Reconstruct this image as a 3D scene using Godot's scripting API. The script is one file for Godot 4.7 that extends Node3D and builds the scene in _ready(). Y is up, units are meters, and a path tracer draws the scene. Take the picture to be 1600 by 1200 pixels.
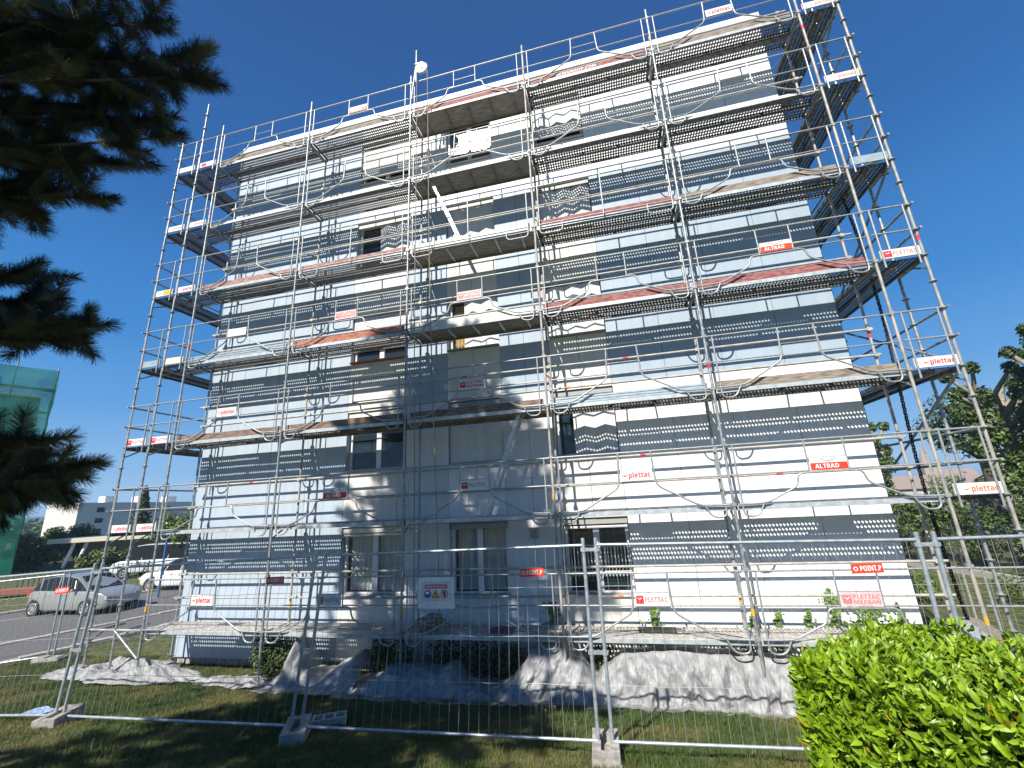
extends Node3D

# ------------------------------------------------------------------ mesh builder
class MB:
	var v := PackedVector3Array()
	var n := PackedVector3Array()
	var uv := PackedVector2Array()
	var col := PackedColorArray()
	var idx := PackedInt32Array()
	var use_col := false
	var cur := Color.WHITE
	func vert(p: Vector3, nn: Vector3, t := Vector2.ZERO) -> int:
		v.append(p); n.append(nn); uv.append(t)
		if use_col: col.append(cur)
		return v.size() - 1
	# corners counter-clockwise seen from outside
	func quad(a: Vector3, b: Vector3, c: Vector3, d: Vector3) -> void:
		var nn := (b - a).cross(c - a)
		if nn.length_squared() < 1e-16: nn = (c - a).cross(d - a)
		nn = nn.normalized()
		var i := vert(a, nn, Vector2(0, 0)); vert(b, nn, Vector2(1, 0)); vert(c, nn, Vector2(1, 1)); vert(d, nn, Vector2(0, 1))
		idx.append_array(PackedInt32Array([i, i + 2, i + 1, i, i + 3, i + 2]))
	func tri(a: Vector3, b: Vector3, c: Vector3) -> void:
		var nn := (b - a).cross(c - a).normalized()
		var i := vert(a, nn); vert(b, nn, Vector2(1, 0)); vert(c, nn, Vector2(0, 1))
		idx.append_array(PackedInt32Array([i, i + 2, i + 1]))
	func box(c: Vector3, s: Vector3, b := Basis.IDENTITY) -> void:
		var x := b.x * s.x * 0.5; var y := b.y * s.y * 0.5; var z := b.z * s.z * 0.5
		quad(c - x - y + z, c + x - y + z, c + x + y + z, c - x + y + z)
		quad(c + x - y - z, c - x - y - z, c - x + y - z, c + x + y - z)
		quad(c + x - y + z, c + x - y - z, c + x + y - z, c + x + y + z)
		quad(c - x - y - z, c - x - y + z, c - x + y + z, c - x + y - z)
		quad(c - x + y + z, c + x + y + z, c + x + y - z, c - x + y - z)
		quad(c - x - y - z, c + x - y - z, c + x - y + z, c - x - y + z)
	# box given by two corners
	func bb(a: Vector3, b: Vector3) -> void:
		box((a + b) * 0.5, (b - a).abs())
	# box with small chamfer on all edges along z-facing front
	func cbox(c: Vector3, s: Vector3, ch: float) -> void:
		var hx := s.x * 0.5; var hy := s.y * 0.5; var hz := s.z * 0.5
		var o: Array[Vector3] = [Vector3(-hx, -hy, 0), Vector3(hx, -hy, 0), Vector3(hx, hy, 0), Vector3(-hx, hy, 0)]
		var f: Array[Vector3] = [Vector3(-hx + ch, -hy + ch, 0), Vector3(hx - ch, -hy + ch, 0), Vector3(hx - ch, hy - ch, 0), Vector3(-hx + ch, hy - ch, 0)]
		var zf := Vector3(0, 0, hz); var zm := Vector3(0, 0, hz - ch); var zb := Vector3(0, 0, -hz)
		quad(c + f[0] + zf, c + f[1] + zf, c + f[2] + zf, c + f[3] + zf)
		for k in 4:
			var m := (k + 1) % 4
			quad(c + o[k] + zm, c + o[m] + zm, c + f[m] + zf, c + f[k] + zf)
			quad(c + o[k] + zb, c + o[m] + zb, c + o[m] + zm, c + o[k] + zm)
		quad(c + o[1] + zb, c + o[0] + zb, c + o[3] + zb, c + o[2] + zb)
	func path(pts: Array, rad, seg := 8, caps := true) -> void:
		var m := pts.size()
		var up := Vector3.UP
		var t0: Vector3 = (pts[1] - pts[0]).normalized()
		if absf(t0.dot(up)) > 0.9: up = Vector3.RIGHT
		var sx := t0.cross(up).normalized()
		var base := v.size()
		for i in m:
			var t: Vector3
			if i == 0: t = (pts[1] - pts[0]).normalized()
			elif i == m - 1: t = (pts[i] - pts[i - 1]).normalized()
			else: t = ((pts[i] - pts[i - 1]).normalized() + (pts[i + 1] - pts[i]).normalized()).normalized()
			sx = (sx - t * sx.dot(t)).normalized()
			var sy := t.cross(sx)
			var r: float = rad[i] if rad is Array else rad
			for k in seg:
				var a := TAU * k / seg
				var nn := sx * cos(a) + sy * sin(a)
				vert(pts[i] + nn * r, nn, Vector2(float(k) / seg, i))
		for i in m - 1:
			for k in seg:
				var a0 := base + i * seg + k; var a1 := base + i * seg + (k + 1) % seg
				idx.append_array(PackedInt32Array([a0, a1 + seg, a1, a0, a0 + seg, a1 + seg]))
		if caps:
			for e in [0, m - 1]:
				var t: Vector3 = (pts[0] - pts[1]).normalized() if e == 0 else (pts[m - 1] - pts[m - 2]).normalized()
				var c0 := vert(pts[e], t)
				var st := v.size()
				for k in seg: vert(v[base + e * seg + k], t)
				for k in seg:
					if e == 0: idx.append_array(PackedInt32Array([c0, st + k, st + (k + 1) % seg]))
					else: idx.append_array(PackedInt32Array([c0, st + (k + 1) % seg, st + k]))
	func tube(a: Vector3, b: Vector3, r: float, seg := 8) -> void:
		path([a, b], r, seg)
	func disc(c: Vector3, axis: Vector3, r: float, h: float, seg := 16) -> void:
		tube(c - axis * h * 0.5, c + axis * h * 0.5, r, seg)
	# smooth grid, pts[row][col]
	func grid(rows: Array, smooth := true) -> void:
		var nr := rows.size(); var nc: int = rows[0].size()
		if not smooth:
			for i in nr - 1:
				for j in nc - 1:
					quad(rows[i][j], rows[i][j + 1], rows[i + 1][j + 1], rows[i + 1][j])
			return
		var base := v.size()
		for i in nr:
			for j in nc:
				var dx: Vector3 = rows[i][mini(j + 1, nc - 1)] - rows[i][maxi(j - 1, 0)]
				var dy: Vector3 = rows[mini(i + 1, nr - 1)][j] - rows[maxi(i - 1, 0)][j]
				var nn := dx.cross(dy)
				nn = nn.normalized() if nn.length_squared() > 1e-16 else Vector3.UP
				vert(rows[i][j], nn, Vector2(float(j) / (nc - 1), float(i) / (nr - 1)))
		for i in nr - 1:
			for j in nc - 1:
				var a := base + i * nc + j
				idx.append_array(PackedInt32Array([a, a + nc + 1, a + 1, a, a + nc, a + nc + 1]))
	func mesh() -> ArrayMesh:
		var arr := []
		arr.resize(Mesh.ARRAY_MAX)
		arr[Mesh.ARRAY_VERTEX] = v; arr[Mesh.ARRAY_NORMAL] = n; arr[Mesh.ARRAY_TEX_UV] = uv; arr[Mesh.ARRAY_INDEX] = idx
		if use_col: arr[Mesh.ARRAY_COLOR] = col
		var m := ArrayMesh.new()
		m.add_surface_from_arrays(Mesh.PRIMITIVE_TRIANGLES, arr)
		return m

# ------------------------------------------------------------------ small helpers
var used := {}
var M := {}
var rng := RandomNumberGenerator.new()

func numbered(called: String) -> String:
	if not used.has(called):
		used[called] = 0
		return called
	used[called] += 1
	return "%s_%03d" % [called, used[called]]

func tag(o: Node, label: String, category := "", group := "", kind := "") -> void:
	if label != "": o.set_meta("label", label)
	if category != "": o.set_meta("category", category)
	if group != "": o.set_meta("group", group)
	if kind != "": o.set_meta("kind", kind)

func thing(called: String, label: String, category: String, at := Vector3.ZERO, group := "") -> Node3D:
	var o := Node3D.new()
	o.name = numbered(called)
	add_child(o)
	o.position = at
	tag(o, label, category, group)
	return o

func part(called: String, mesh: Mesh, mat: Material, parent: Node, at := Vector3.ZERO) -> MeshInstance3D:
	var o := MeshInstance3D.new()
	o.mesh = mesh
	o.material_override = mat
	o.name = called
	parent.add_child(o, true)
	o.position = at
	return o

func solo(called: String, mesh: Mesh, mat: Material, label: String, category: String, group := "", kind := "") -> MeshInstance3D:
	var o := MeshInstance3D.new()
	o.mesh = mesh
	o.material_override = mat
	o.name = numbered(called)
	add_child(o)
	tag(o, label, category, group, kind)
	return o

func structure(called: String, mesh: Mesh, mat: Material) -> MeshInstance3D:
	return solo(called, mesh, mat, "", "", "", "structure")

func lin(r: float, g: float, b: float, a := 1.0) -> Color:
	var c := Color(r, g, b).linear_to_srgb()
	c.a = a
	return c

func flat(c: Color, rough := 0.8, metal := 0.0) -> StandardMaterial3D:
	var m := StandardMaterial3D.new()
	m.albedo_color = c; m.roughness = rough; m.metallic = metal
	return m

# two-colour noise texture (linear colours in), seamless
func noise_tex(c0: Color, c1: Color, seed_: int, freq: float, oct := 4, size := 512, contrast := 1.0, stretch := Vector2.ONE) -> ImageTexture:
	var f := FastNoiseLite.new()
	f.seed = seed_; f.frequency = freq; f.fractal_octaves = oct; f.noise_type = FastNoiseLite.TYPE_SIMPLEX_SMOOTH
	var src := f.get_seamless_image(int(size * stretch.x), int(size * stretch.y), false, false, 0.2)
	src.resize(size, size)
	src.convert(Image.FORMAT_L8)
	var d := src.get_data()
	var lut := PackedByteArray()
	for k in 256:
		var t := clampf((k / 255.0 - 0.5) * contrast + 0.5, 0.0, 1.0)
		var c := Color(lerpf(c0.r, c1.r, t), lerpf(c0.g, c1.g, t), lerpf(c0.b, c1.b, t)).linear_to_srgb()
		lut.append(int(c.r * 255)); lut.append(int(c.g * 255)); lut.append(int(c.b * 255))
	var out := PackedByteArray()
	out.resize(size * size * 3)
	for k in size * size:
		var q := d[k] * 3
		out[k * 3] = lut[q]; out[k * 3 + 1] = lut[q + 1]; out[k * 3 + 2] = lut[q + 2]
	return ImageTexture.create_from_image(Image.create_from_data(size, size, false, Image.FORMAT_RGB8, out))

func textured(c0: Color, c1: Color, seed_: int, freq: float, scale: Vector3, rough := 0.8, metal := 0.0, contrast := 1.6, oct := 4, stretch := Vector2.ONE, world := true) -> StandardMaterial3D:
	var m := StandardMaterial3D.new()
	m.albedo_texture = noise_tex(c0, c1, seed_, freq, oct, 512, contrast, stretch)
	m.uv1_triplanar = true
	m.uv1_world_triplanar = world
	m.uv1_scale = scale
	m.roughness = rough; m.metallic = metal
	return m

func leafmat(rough := 0.5, back := 0.35) -> StandardMaterial3D:
	var m := StandardMaterial3D.new()
	m.vertex_color_use_as_albedo = true
	m.roughness = rough
	m.cull_mode = BaseMaterial3D.CULL_DISABLED
	m.backlight_enabled = true
	m.backlight = Color(back, back, back * 0.6)
	return m

const CAM := Vector3(10.144, 2.227, 8.072)
func bearing(az: float, dist: float, y := 0.0) -> Vector3:
	return Vector3(CAM.x + dist * sin(deg_to_rad(az)), y, CAM.z - dist * cos(deg_to_rad(az)))

func gh(x: float, z: float) -> float:
	var y := -0.95
	if z > 0.0: y += 0.21 * minf(z, 2.6) + 0.15 * clampf(z - 2.6, 0.0, 6.0)
	y += 0.012 * clampf(x - 9.7, -9.0, 6.0) * smoothstep(0.0, 2.0, z)
	y -= 0.35 * smoothstep(-1.5, -9.0, x) + 0.12 * smoothstep(-9.0, -40.0, x)
	if x < -3.0 and z > 0.0: y -= 0.12 * minf(z, 6.0) * smoothstep(-3.0, -9.0, x)
	y -= 0.1 * smoothstep(15.0, 20.0, x)
	return y

# text as a child mesh
func lettering(txt: String, h: float, mat: Material, parent: Node, at: Vector3, bold := true, fontname := "Droid Sans", width := 0.0) -> void:
	var f := SystemFont.new()
	f.font_names = PackedStringArray([fontname])
	if bold: f.font_weight = 700
	var t := TextMesh.new()
	t.font = f; t.text = txt; t.font_size = 48; t.depth = 0.003
	t.pixel_size = h / 36.0
	t.curve_step = 2.0
	var o := part("lettering", t, mat, parent, at)
	if width > 0.0:
		var w := t.get_aabb().size.x
		if w > 0.01: o.scale.x = width / w

func _ready() -> void:
	rng.seed = 20240617
	make_view()
	make_materials()
	make_ground()
	make_building()
	make_scaffold()
	make_signs()
	make_site_things()
	make_fence()
	make_sheets()
	make_plants()
	make_hedge()
	make_pine()
	make_street()
	make_far()
	make_grass()

# ------------------------------------------------------------------ camera, sky, sun
func make_view() -> void:
	var cam := Camera3D.new()
	cam.name = "camera"
	cam.transform = Transform3D(Basis(Vector3(0.971355, -0.049096, -0.232507), Vector3(0.10826, 0.962418, 0.249061), Vector3(0.211541, -0.267098, 0.940165)).orthonormalized(), CAM)
	cam.fov = 83.6515
	cam.near = 0.05; cam.far = 6000.0
	add_child(cam)
	cam.current = true
	var env := Environment.new()
	env.background_mode = Environment.BG_SKY
	var sky := Sky.new()
	var pm := PanoramaSkyMaterial.new()
	# clear-air gradient by elevation (linear radiance)
	var keys := [[-90.0, Vector3(0.0758, 0.0833, 0.0758)], [-4.0, Vector3(0.1212, 0.1439, 0.1591)], [-0.5, Vector3(0.2576, 0.3788, 0.5000)], [1.5, Vector3(0.2727, 0.4242, 0.5758)], [5.0, Vector3(0.1667, 0.3333, 0.5455)], [12.0, Vector3(0.0727, 0.2273, 0.4848)], [20.0, Vector3(0.0348, 0.1629, 0.4167)], [36.0, Vector3(0.0212, 0.0947, 0.2803)], [56.0, Vector3(0.0197, 0.0682, 0.2045)], [90.0, Vector3(0.0197, 0.0568, 0.1667)]]
	var H := 512
	var img := Image.create(32, H, false, Image.FORMAT_RGBF)
	for r in H:
		var el := 90.0 - (r + 0.5) / H * 180.0
		var c := Vector3.ZERO
		for k in keys.size() - 1:
			if el >= keys[k][0] and el <= keys[k + 1][0]:
				var t: float = (el - keys[k][0]) / (keys[k + 1][0] - keys[k][0])
				t = t * t * (3.0 - 2.0 * t) * 0.35 + t * 0.65
				c = (keys[k][1] as Vector3).lerp(keys[k + 1][1], t)
		for q in 32: img.set_pixel(q, r, Color(c.x, c.y, c.z))
	pm.panorama = ImageTexture.create_from_image(img)
	sky.sky_material = pm
	env.sky = sky
	env.tonemap_mode = Environment.TONE_MAPPER_LINEAR
	env.tonemap_exposure = 1.56
	env.sdfgi_enabled = true; env.ssao_enabled = true; env.ssil_enabled = true
	env.fog_enabled = true
	env.fog_density = 0.0006
	env.fog_light_color = Color(0.66, 0.78, 0.92)
	var we := WorldEnvironment.new()
	we.name = "sky_environment"
	we.environment = env
	add_child(we)
	var sun := DirectionalLight3D.new()
	sun.name = "sun"
	add_child(sun)
	var s := Vector3(-0.207, 0.692, 0.691).normalized()
	sun.look_at_from_position(s * 50.0, Vector3.ZERO, Vector3.UP)
	sun.light_energy = 1.6
	sun.light_color = Color(1.0, 0.975, 0.935)
	sun.light_angular_distance = 0.53
	sun.shadow_enabled = true

# ------------------------------------------------------------------ materials
func make_materials() -> void:
	M.steel = textured(Color(0.24, 0.26, 0.27), Color(0.43, 0.45, 0.45), 3, 0.02, Vector3(0.7, 0.7, 0.7), 0.48, 0.45, 2.2)
	M.steel_dusty = textured(Color(0.28, 0.29, 0.29), Color(0.47, 0.43, 0.37), 5, 0.012, Vector3(0.5, 0.5, 0.5), 0.6, 0.2, 2.6)
	M.rail = textured(Color(0.30, 0.32, 0.32), Color(0.46, 0.47, 0.46), 7, 0.03, Vector3(1, 1, 1), 0.45, 0.4, 2.0)
	M.inner_rail = textured(Color(0.34, 0.35, 0.34), Color(0.52, 0.48, 0.40), 9, 0.012, Vector3(0.6, 0.6, 0.6), 0.6, 0.15, 2.6)
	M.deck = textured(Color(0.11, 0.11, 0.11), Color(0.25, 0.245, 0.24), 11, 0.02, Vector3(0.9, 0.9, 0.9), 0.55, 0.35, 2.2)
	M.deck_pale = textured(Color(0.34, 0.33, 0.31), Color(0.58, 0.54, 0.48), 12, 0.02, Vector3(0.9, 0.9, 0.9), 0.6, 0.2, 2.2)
	M.ply = textured(Color(0.20, 0.18, 0.16), Color(0.34, 0.31, 0.28), 13, 0.01, Vector3(0.5, 0.5, 2.5), 0.8, 0.0, 2.2)
	M.alu = textured(Color(0.52, 0.54, 0.55), Color(0.72, 0.73, 0.72), 15, 0.02, Vector3(0.8, 0.8, 0.8), 0.4, 0.35, 2.0)
	M.flange = textured(Color(0.42, 0.46, 0.48), Color(0.58, 0.62, 0.63), 17, 0.02, Vector3(0.6, 0.6, 0.6), 0.45, 0.3, 2.0)
	M.board_red = textured(Color(0.20, 0.060, 0.055), Color(0.36, 0.145, 0.135), 21, 0.02, Vector3(0.5, 1.6, 1.6), 0.75, 0.0, 2.4)
	M.board_red_faded = textured(Color(0.27, 0.13, 0.11), Color(0.42, 0.27, 0.25), 23, 0.02, Vector3(0.5, 1.6, 1.6), 0.8, 0.0, 2.4)
	M.board_wood = textured(Color(0.17, 0.13, 0.10), Color(0.34, 0.29, 0.235), 25, 0.02, Vector3(0.35, 3.0, 3.0), 0.85, 0.0, 2.4)
	M.board_brown = textured(Color(0.12, 0.078, 0.058), Color(0.26, 0.19, 0.15), 27, 0.02, Vector3(0.35, 3.0, 3.0), 0.85, 0.0, 2.4)
	M.board_orange = textured(Color(0.30, 0.085, 0.05), Color(0.44, 0.18, 0.12), 29, 0.02, Vector3(0.5, 1.6, 1.6), 0.75, 0.0, 2.4)
	M.board_metal = textured(Color(0.34, 0.42, 0.46), Color(0.46, 0.54, 0.58), 31, 0.02, Vector3(0.4, 2.0, 2.0), 0.42, 0.35, 2.0)
	M.board_white = textured(Color(0.60, 0.59, 0.56), Color(0.76, 0.75, 0.73), 33, 0.02, Vector3(0.6, 1.2, 1.2), 0.6, 0.0, 2.4)
	M.board_cream = textured(Color(0.60, 0.54, 0.40), Color(0.72, 0.68, 0.56), 35, 0.02, Vector3(0.6, 1.2, 1.2), 0.6, 0.0, 2.4)
	# facade sheets: vertical streaks of dirt
	M.sheet_blue = textured(Color(0.38, 0.455, 0.53), Color(0.425, 0.50, 0.57), 41, 0.02, Vector3(0.33, 0.33, 0.33), 0.55, 0.0, 1.2, 4, Vector2(1, 0.12))
	M.sheet_sky = textured(Color(0.33, 0.41, 0.49), Color(0.37, 0.455, 0.53), 42, 0.02, Vector3(0.33, 0.33, 0.33), 0.55, 0.0, 1.2, 4, Vector2(1, 0.12))
	M.sheet_white = textured(Color(0.75, 0.755, 0.745), Color(0.82, 0.82, 0.81), 43, 0.02, Vector3(0.33, 0.33, 0.33), 0.55, 0.0, 1.2, 4, Vector2(1, 0.12))
	M.sheet_cream = textured(Color(0.62, 0.61, 0.56), Color(0.70, 0.69, 0.64), 45, 0.02, Vector3(0.33, 0.33, 0.33), 0.6, 0.0, 1.3, 4, Vector2(1, 0.12))
	M.sheet_pale = textured(Color(0.62, 0.64, 0.65), Color(0.69, 0.71, 0.71), 47, 0.02, Vector3(0.33, 0.33, 0.33), 0.6, 0.0, 1.2, 4, Vector2(1, 0.12))
	M.concrete = textured(Color(0.24, 0.23, 0.21), Color(0.40, 0.38, 0.35), 51, 0.02, Vector3(0.8, 0.8, 0.8), 0.9, 0.0, 2.2)
	M.coping = flat(lin(0.78, 0.78, 0.76), 0.5)
	M.pvc = flat(lin(0.74, 0.74, 0.73), 0.35)
	M.grey_frame = flat(lin(0.34, 0.35, 0.34), 0.5)
	M.terracotta = flat(lin(0.42, 0.15, 0.09), 0.8)
	M.dark = flat(lin(0.045, 0.04, 0.038), 0.9)
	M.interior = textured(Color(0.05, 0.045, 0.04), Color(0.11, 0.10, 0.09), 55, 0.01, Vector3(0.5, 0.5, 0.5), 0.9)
	M.shutter = textured(Color(0.60, 0.61, 0.60), Color(0.68, 0.69, 0.68), 57, 0.02, Vector3(0.7, 0.4, 0.7), 0.55)
	M.curtain = textured(Color(0.46, 0.50, 0.48), Color(0.66, 0.69, 0.67), 59, 0.02, Vector3(3, 0.4, 3), 0.9)
	M.curtain_yellow = flat(lin(0.62, 0.44, 0.16), 0.9)
	var g := StandardMaterial3D.new()
	g.albedo_color = Color(0.35, 0.45, 0.5, 0.18)
	g.transparency = BaseMaterial3D.TRANSPARENCY_ALPHA
	g.roughness = 0.02; g.metallic_specular = 0.8
	M.glass = g
	var g2 := StandardMaterial3D.new()   # old pane with a film of building dust, which spreads the mirrored sun
	g2.albedo_color = lin(0.05, 0.06, 0.07)
	g2.roughness = 0.062; g2.metallic_specular = 0.7
	M.dusty_pane = g2
	M.red = flat(lin(0.62, 0.035, 0.03), 0.5)
	M.red_faded = flat(lin(0.62, 0.20, 0.20), 0.6)
	M.red_bright = flat(lin(0.72, 0.05, 0.02), 0.5)
	M.orange = flat(lin(0.80, 0.16, 0.03), 0.5)
	M.yellow_tape = flat(lin(0.75, 0.40, 0.03), 0.5)
	M.white_print = flat(lin(0.78, 0.78, 0.76), 0.6)
	M.sign_white = textured(Color(0.66, 0.66, 0.65), Color(0.76, 0.76, 0.76), 61, 0.02, Vector3(1, 1, 1), 0.5)
	M.sign_pink = textured(Color(0.62, 0.40, 0.39), Color(0.72, 0.58, 0.57), 62, 0.02, Vector3(1, 1, 1), 0.5)
	M.blue_print = flat(lin(0.02, 0.10, 0.33), 0.6)
	M.black = flat(lin(0.015, 0.015, 0.016), 0.6)
	M.tape_blue = flat(lin(0.03, 0.14, 0.45), 0.5)
	M.rope = textured(Color(0.20, 0.16, 0.10), Color(0.40, 0.33, 0.23), 63, 0.05, Vector3(6, 6, 6), 0.95)
	M.fence_steel = textured(Color(0.34, 0.40, 0.45), Color(0.52, 0.57, 0.60), 65, 0.02, Vector3(0.9, 0.9, 0.9), 0.4, 0.5, 2.0)
	M.wire = flat(lin(0.50, 0.52, 0.53), 0.45, 0.5)
	var sh := textured(Color(0.26, 0.27, 0.28), Color(0.50, 0.50, 0.50), 67, 0.012, Vector3(0.8, 0.8, 0.8), 0.52, 0.0, 2.0)
	sh.backlight_enabled = true
	sh.backlight = Color(0.5, 0.5, 0.5)
	sh.albedo_color = Color(1, 1, 1, 0.84)
	sh.transparency = BaseMaterial3D.TRANSPARENCY_ALPHA
	sh.cull_mode = BaseMaterial3D.CULL_DISABLED
	M.plastic_sheet = sh
	M.bark = textured(Color(0.045, 0.035, 0.03), Color(0.12, 0.095, 0.078), 71, 0.03, Vector3(2, 0.6, 2), 0.95)
	M.bark_plane = textured(Color(0.16, 0.13, 0.09), Color(0.42, 0.38, 0.30), 73, 0.02, Vector3(1, 0.6, 1), 0.9)
	M.leaf = leafmat(0.5, 0.4)
	M.leaf_gloss = leafmat(0.42, 0.55)
	M.needle = leafmat(0.55, 0.55)
	M.grass_blade = leafmat(0.6, 0.4)
	var gr := StandardMaterial3D.new()
	gr.albedo_texture = noise_tex(Color(0.058, 0.088, 0.018), Color(0.16, 0.155, 0.055), 75, 0.012, 5, 1024, 2.6)
	gr.uv1_triplanar = true; gr.uv1_world_triplanar = true
	gr.uv1_scale = Vector3(0.22, 0.22, 0.22)
	gr.roughness = 0.95
	gr.detail_enabled = true
	gr.detail_blend_mode = BaseMaterial3D.BLEND_MODE_MUL
	gr.detail_albedo = noise_tex(Color(0.45, 0.45, 0.42), Color(1, 1, 1), 76, 0.05, 3, 512, 2.0)
	gr.detail_uv_layer = BaseMaterial3D.DETAIL_UV_1
	M.lawn = gr
	M.asphalt = textured(Color(0.085, 0.085, 0.088), Color(0.15, 0.148, 0.145), 77, 0.04, Vector3(0.35, 0.35, 0.35), 0.92, 0.0, 1.8, 5)
	M.paving = textured(Color(0.22, 0.21, 0.20), Color(0.33, 0.32, 0.30), 79, 0.03, Vector3(0.4, 0.4, 0.4), 0.9, 0.0, 1.8, 5)
	M.kerb = textured(Color(0.36, 0.34, 0.29), Color(0.50, 0.47, 0.41), 81, 0.03, Vector3(0.6, 0.6, 0.6), 0.9)

# ------------------------------------------------------------------ ground
func make_ground() -> void:
	# one sheet, finer near the site
	var xs: Array[float] = []
	var zs: Array[float] = []
	for v in [-3000, -1500, -700, -350, -200, -120, -80, -60, -50, -40, -34, -28, -24, -20, -17, -14, -12, -10, -9, -8, -7, -6, -5, -4.2, -3.4, -2.6, -1.8, -1.0, -0.2]: xs.append(v)
	var q := 0.6
	while q < 18.0: xs.append(q); q += 0.8
	for v in [19, 20, 22, 25, 30, 36, 44, 60, 90, 140, 220, 400, 900, 1800, 3000]: xs.append(v)
	for v in [-3000, -1500, -700, -350, -200, -120, -80, -60, -45, -34, -26, -20, -15, -12, -10, -8, -6.5, -5, -4, -3, -2, -1.2, -0.5]: zs.append(v)
	q = 0.0
	while q < 6.0: zs.append(q); q += 0.4
	for v in [6.5, 7, 8, 8.6, 9.5, 11, 14, 20, 40, 100, 400, 1500]: zs.append(v)
	var nz := FastNoiseLite.new(); nz.seed = 4; nz.frequency = 0.5
	var rows := []
	for z in zs:
		var row := []
		for x in xs:
			var bump := nz.get_noise_2d(x, z) * 0.035 if absf(x) < 30.0 and z > -25.0 and z < 12.0 else 0.0
			row.append(Vector3(x, gh(x, z) + bump * clampf(1.0, 0.0, 1.0) - (0.03 if x < -4.0 and z < 2.0 else 0.0), z))
		rows.append(row)
	rows.reverse()
	var b := MB.new()
	b.grid(rows)
	structure("ground", b.mesh(), M.lawn)
	# street left of the block: direction and cross direction
	var d := Vector3(0.39, 0, -0.92).normalized()
	var c := Vector3(0.92, 0, 0.39).normalized()
	var strip := func(n0: float, n1: float, lift: float, mat: Material, called: String, t0: float, t1: float, step: float) -> void:
		var rw := []
		var t := t0
		while t <= t1:
			var r := []
			for k in 7:
				var p: Vector3 = c * lerpf(n0, n1, k / 6.0) + d * t
				r.append(Vector3(p.x, gh(p.x, p.z) + lift, p.z))
			rw.append(r)
			t += step
		var mb := MB.new()
		mb.grid(rw)
		structure(called, mb.mesh(), mat)
	strip.call(-17.2, -9.45, 0.01, M.asphalt, "road", -18.0, 70.0, 2.0)
	strip.call(-9.2, -5.76, 0.06, M.asphalt, "pavement", -18.0, 70.0, 2.0)
	# kerbs as stones of one metre, joints open
	for nn in [-9.32, -5.66, -17.3]:
		var k := Node3D.new()
		k.name = numbered("kerb")
		add_child(k)
		tag(k, "", "", "", "structure")
		var stone := MB.new()
		stone.cbox(Vector3.ZERO, Vector3(0.985, 0.2, 0.16), 0.015)
		var sm := stone.mesh()
		for t in range(-14, 30):
			var p: Vector3 = c * nn + d * (t + 0.5)
			var o := part("kerb_stone", sm, M.kerb, k, Vector3(p.x, gh(p.x, p.z) + 0.01, p.z))
			o.rotation.y = atan2(0.92, 0.39)
	print("ground ok")

# ------------------------------------------------------------------ the block of flats
const ZF := -0.97          # face of the facade sheets
const SILL := [0.45, 3.10, 5.75, 8.40, 11.05]
const WINH := 1.42

func sheet_mesh(w: float, h: float, depth: float) -> ArrayMesh:
	# ribbed cladding sheet: flat pans with narrow grooves, real depth; origin bottom-left at the face
	var b := MB.new()
	var ribs := maxi(2, int(round(w / 0.27)))
	var pw := w / ribs
	var g := 0.004
	var x := 0.004
	for k in ribs:
		var x1 := (k + 1) * pw - (0.004 if k == ribs - 1 else g)
		b.quad(Vector3(x, 0.004, 0), Vector3(x1, 0.004, 0), Vector3(x1, h - 0.004, 0), Vector3(x, h - 0.004, 0))
		if k < ribs - 1:
			var xm := x1 + g * 0.5; var x2 := x1 + g
			b.quad(Vector3(x1, 0.004, 0), Vector3(xm, 0.004, -0.0025), Vector3(xm, h - 0.004, -0.0025), Vector3(x1, h - 0.004, 0))
			b.quad(Vector3(xm, 0.004, -0.0025), Vector3(x2, 0.004, 0), Vector3(x2, h - 0.004, 0), Vector3(xm, h - 0.004, -0.0025))
			x = x2
	b.quad(Vector3(0.004, 0.004, -depth), Vector3(0.004, 0.004, 0), Vector3(0.004, h - 0.004, 0), Vector3(0.004, h - 0.004, -depth))
	b.quad(Vector3(w - 0.004, 0.004, 0), Vector3(w - 0.004, 0.004, -depth), Vector3(w - 0.004, h - 0.004, -depth), Vector3(w - 0.004, h - 0.004, 0))
	b.quad(Vector3(0.004, h - 0.004, 0), Vector3(w - 0.004, h - 0.004, 0), Vector3(w - 0.004, h - 0.004, -depth), Vector3(0.004, h - 0.004, -depth))
	b.quad(Vector3(0.004, 0.004, -depth), Vector3(w - 0.004, 0.004, -depth), Vector3(w - 0.004, 0.004, 0), Vector3(0.004, 0.004, 0))
	return b.mesh()

func folding_mesh(w: float, h: float) -> ArrayMesh:
	# metal folding shutter: upright leaves set zigzag, each with a pressed edge
	var b := MB.new()
	var nl := maxi(3, int(round(w / 0.22)))
	var lw := w / nl
	for k in nl:
		var za := 0.0 if k % 2 == 0 else 0.055
		var zb := 0.055 - za
		var x := k * lw
		b.quad(Vector3(x, 0, za), Vector3(x + lw, 0, zb), Vector3(x + lw, h, zb), Vector3(x, h, za))
		b.tube(Vector3(x, 0.0, za), Vector3(x, h, za), 0.006, 5)
	b.bb(Vector3(0, -0.02, -0.005), Vector3(w, -0.002, 0.06))
	return b.mesh()

func shutter_mesh(w: float, h: float) -> ArrayMesh:
	var b := MB.new()
	var nsl := maxi(1, int(h / 0.055))
	var sh := h / nsl
	for k in nsl:
		var y := k * sh
		b.quad(Vector3(0, y, -0.004), Vector3(w, y, -0.004), Vector3(w, y + sh * 0.5, 0.006), Vector3(0, y + sh * 0.5, 0.006))
		b.quad(Vector3(0, y + sh * 0.5, 0.006), Vector3(w, y + sh * 0.5, 0.006), Vector3(w, y + sh, -0.004), Vector3(0, y + sh, -0.004))
	return b.mesh()

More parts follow.
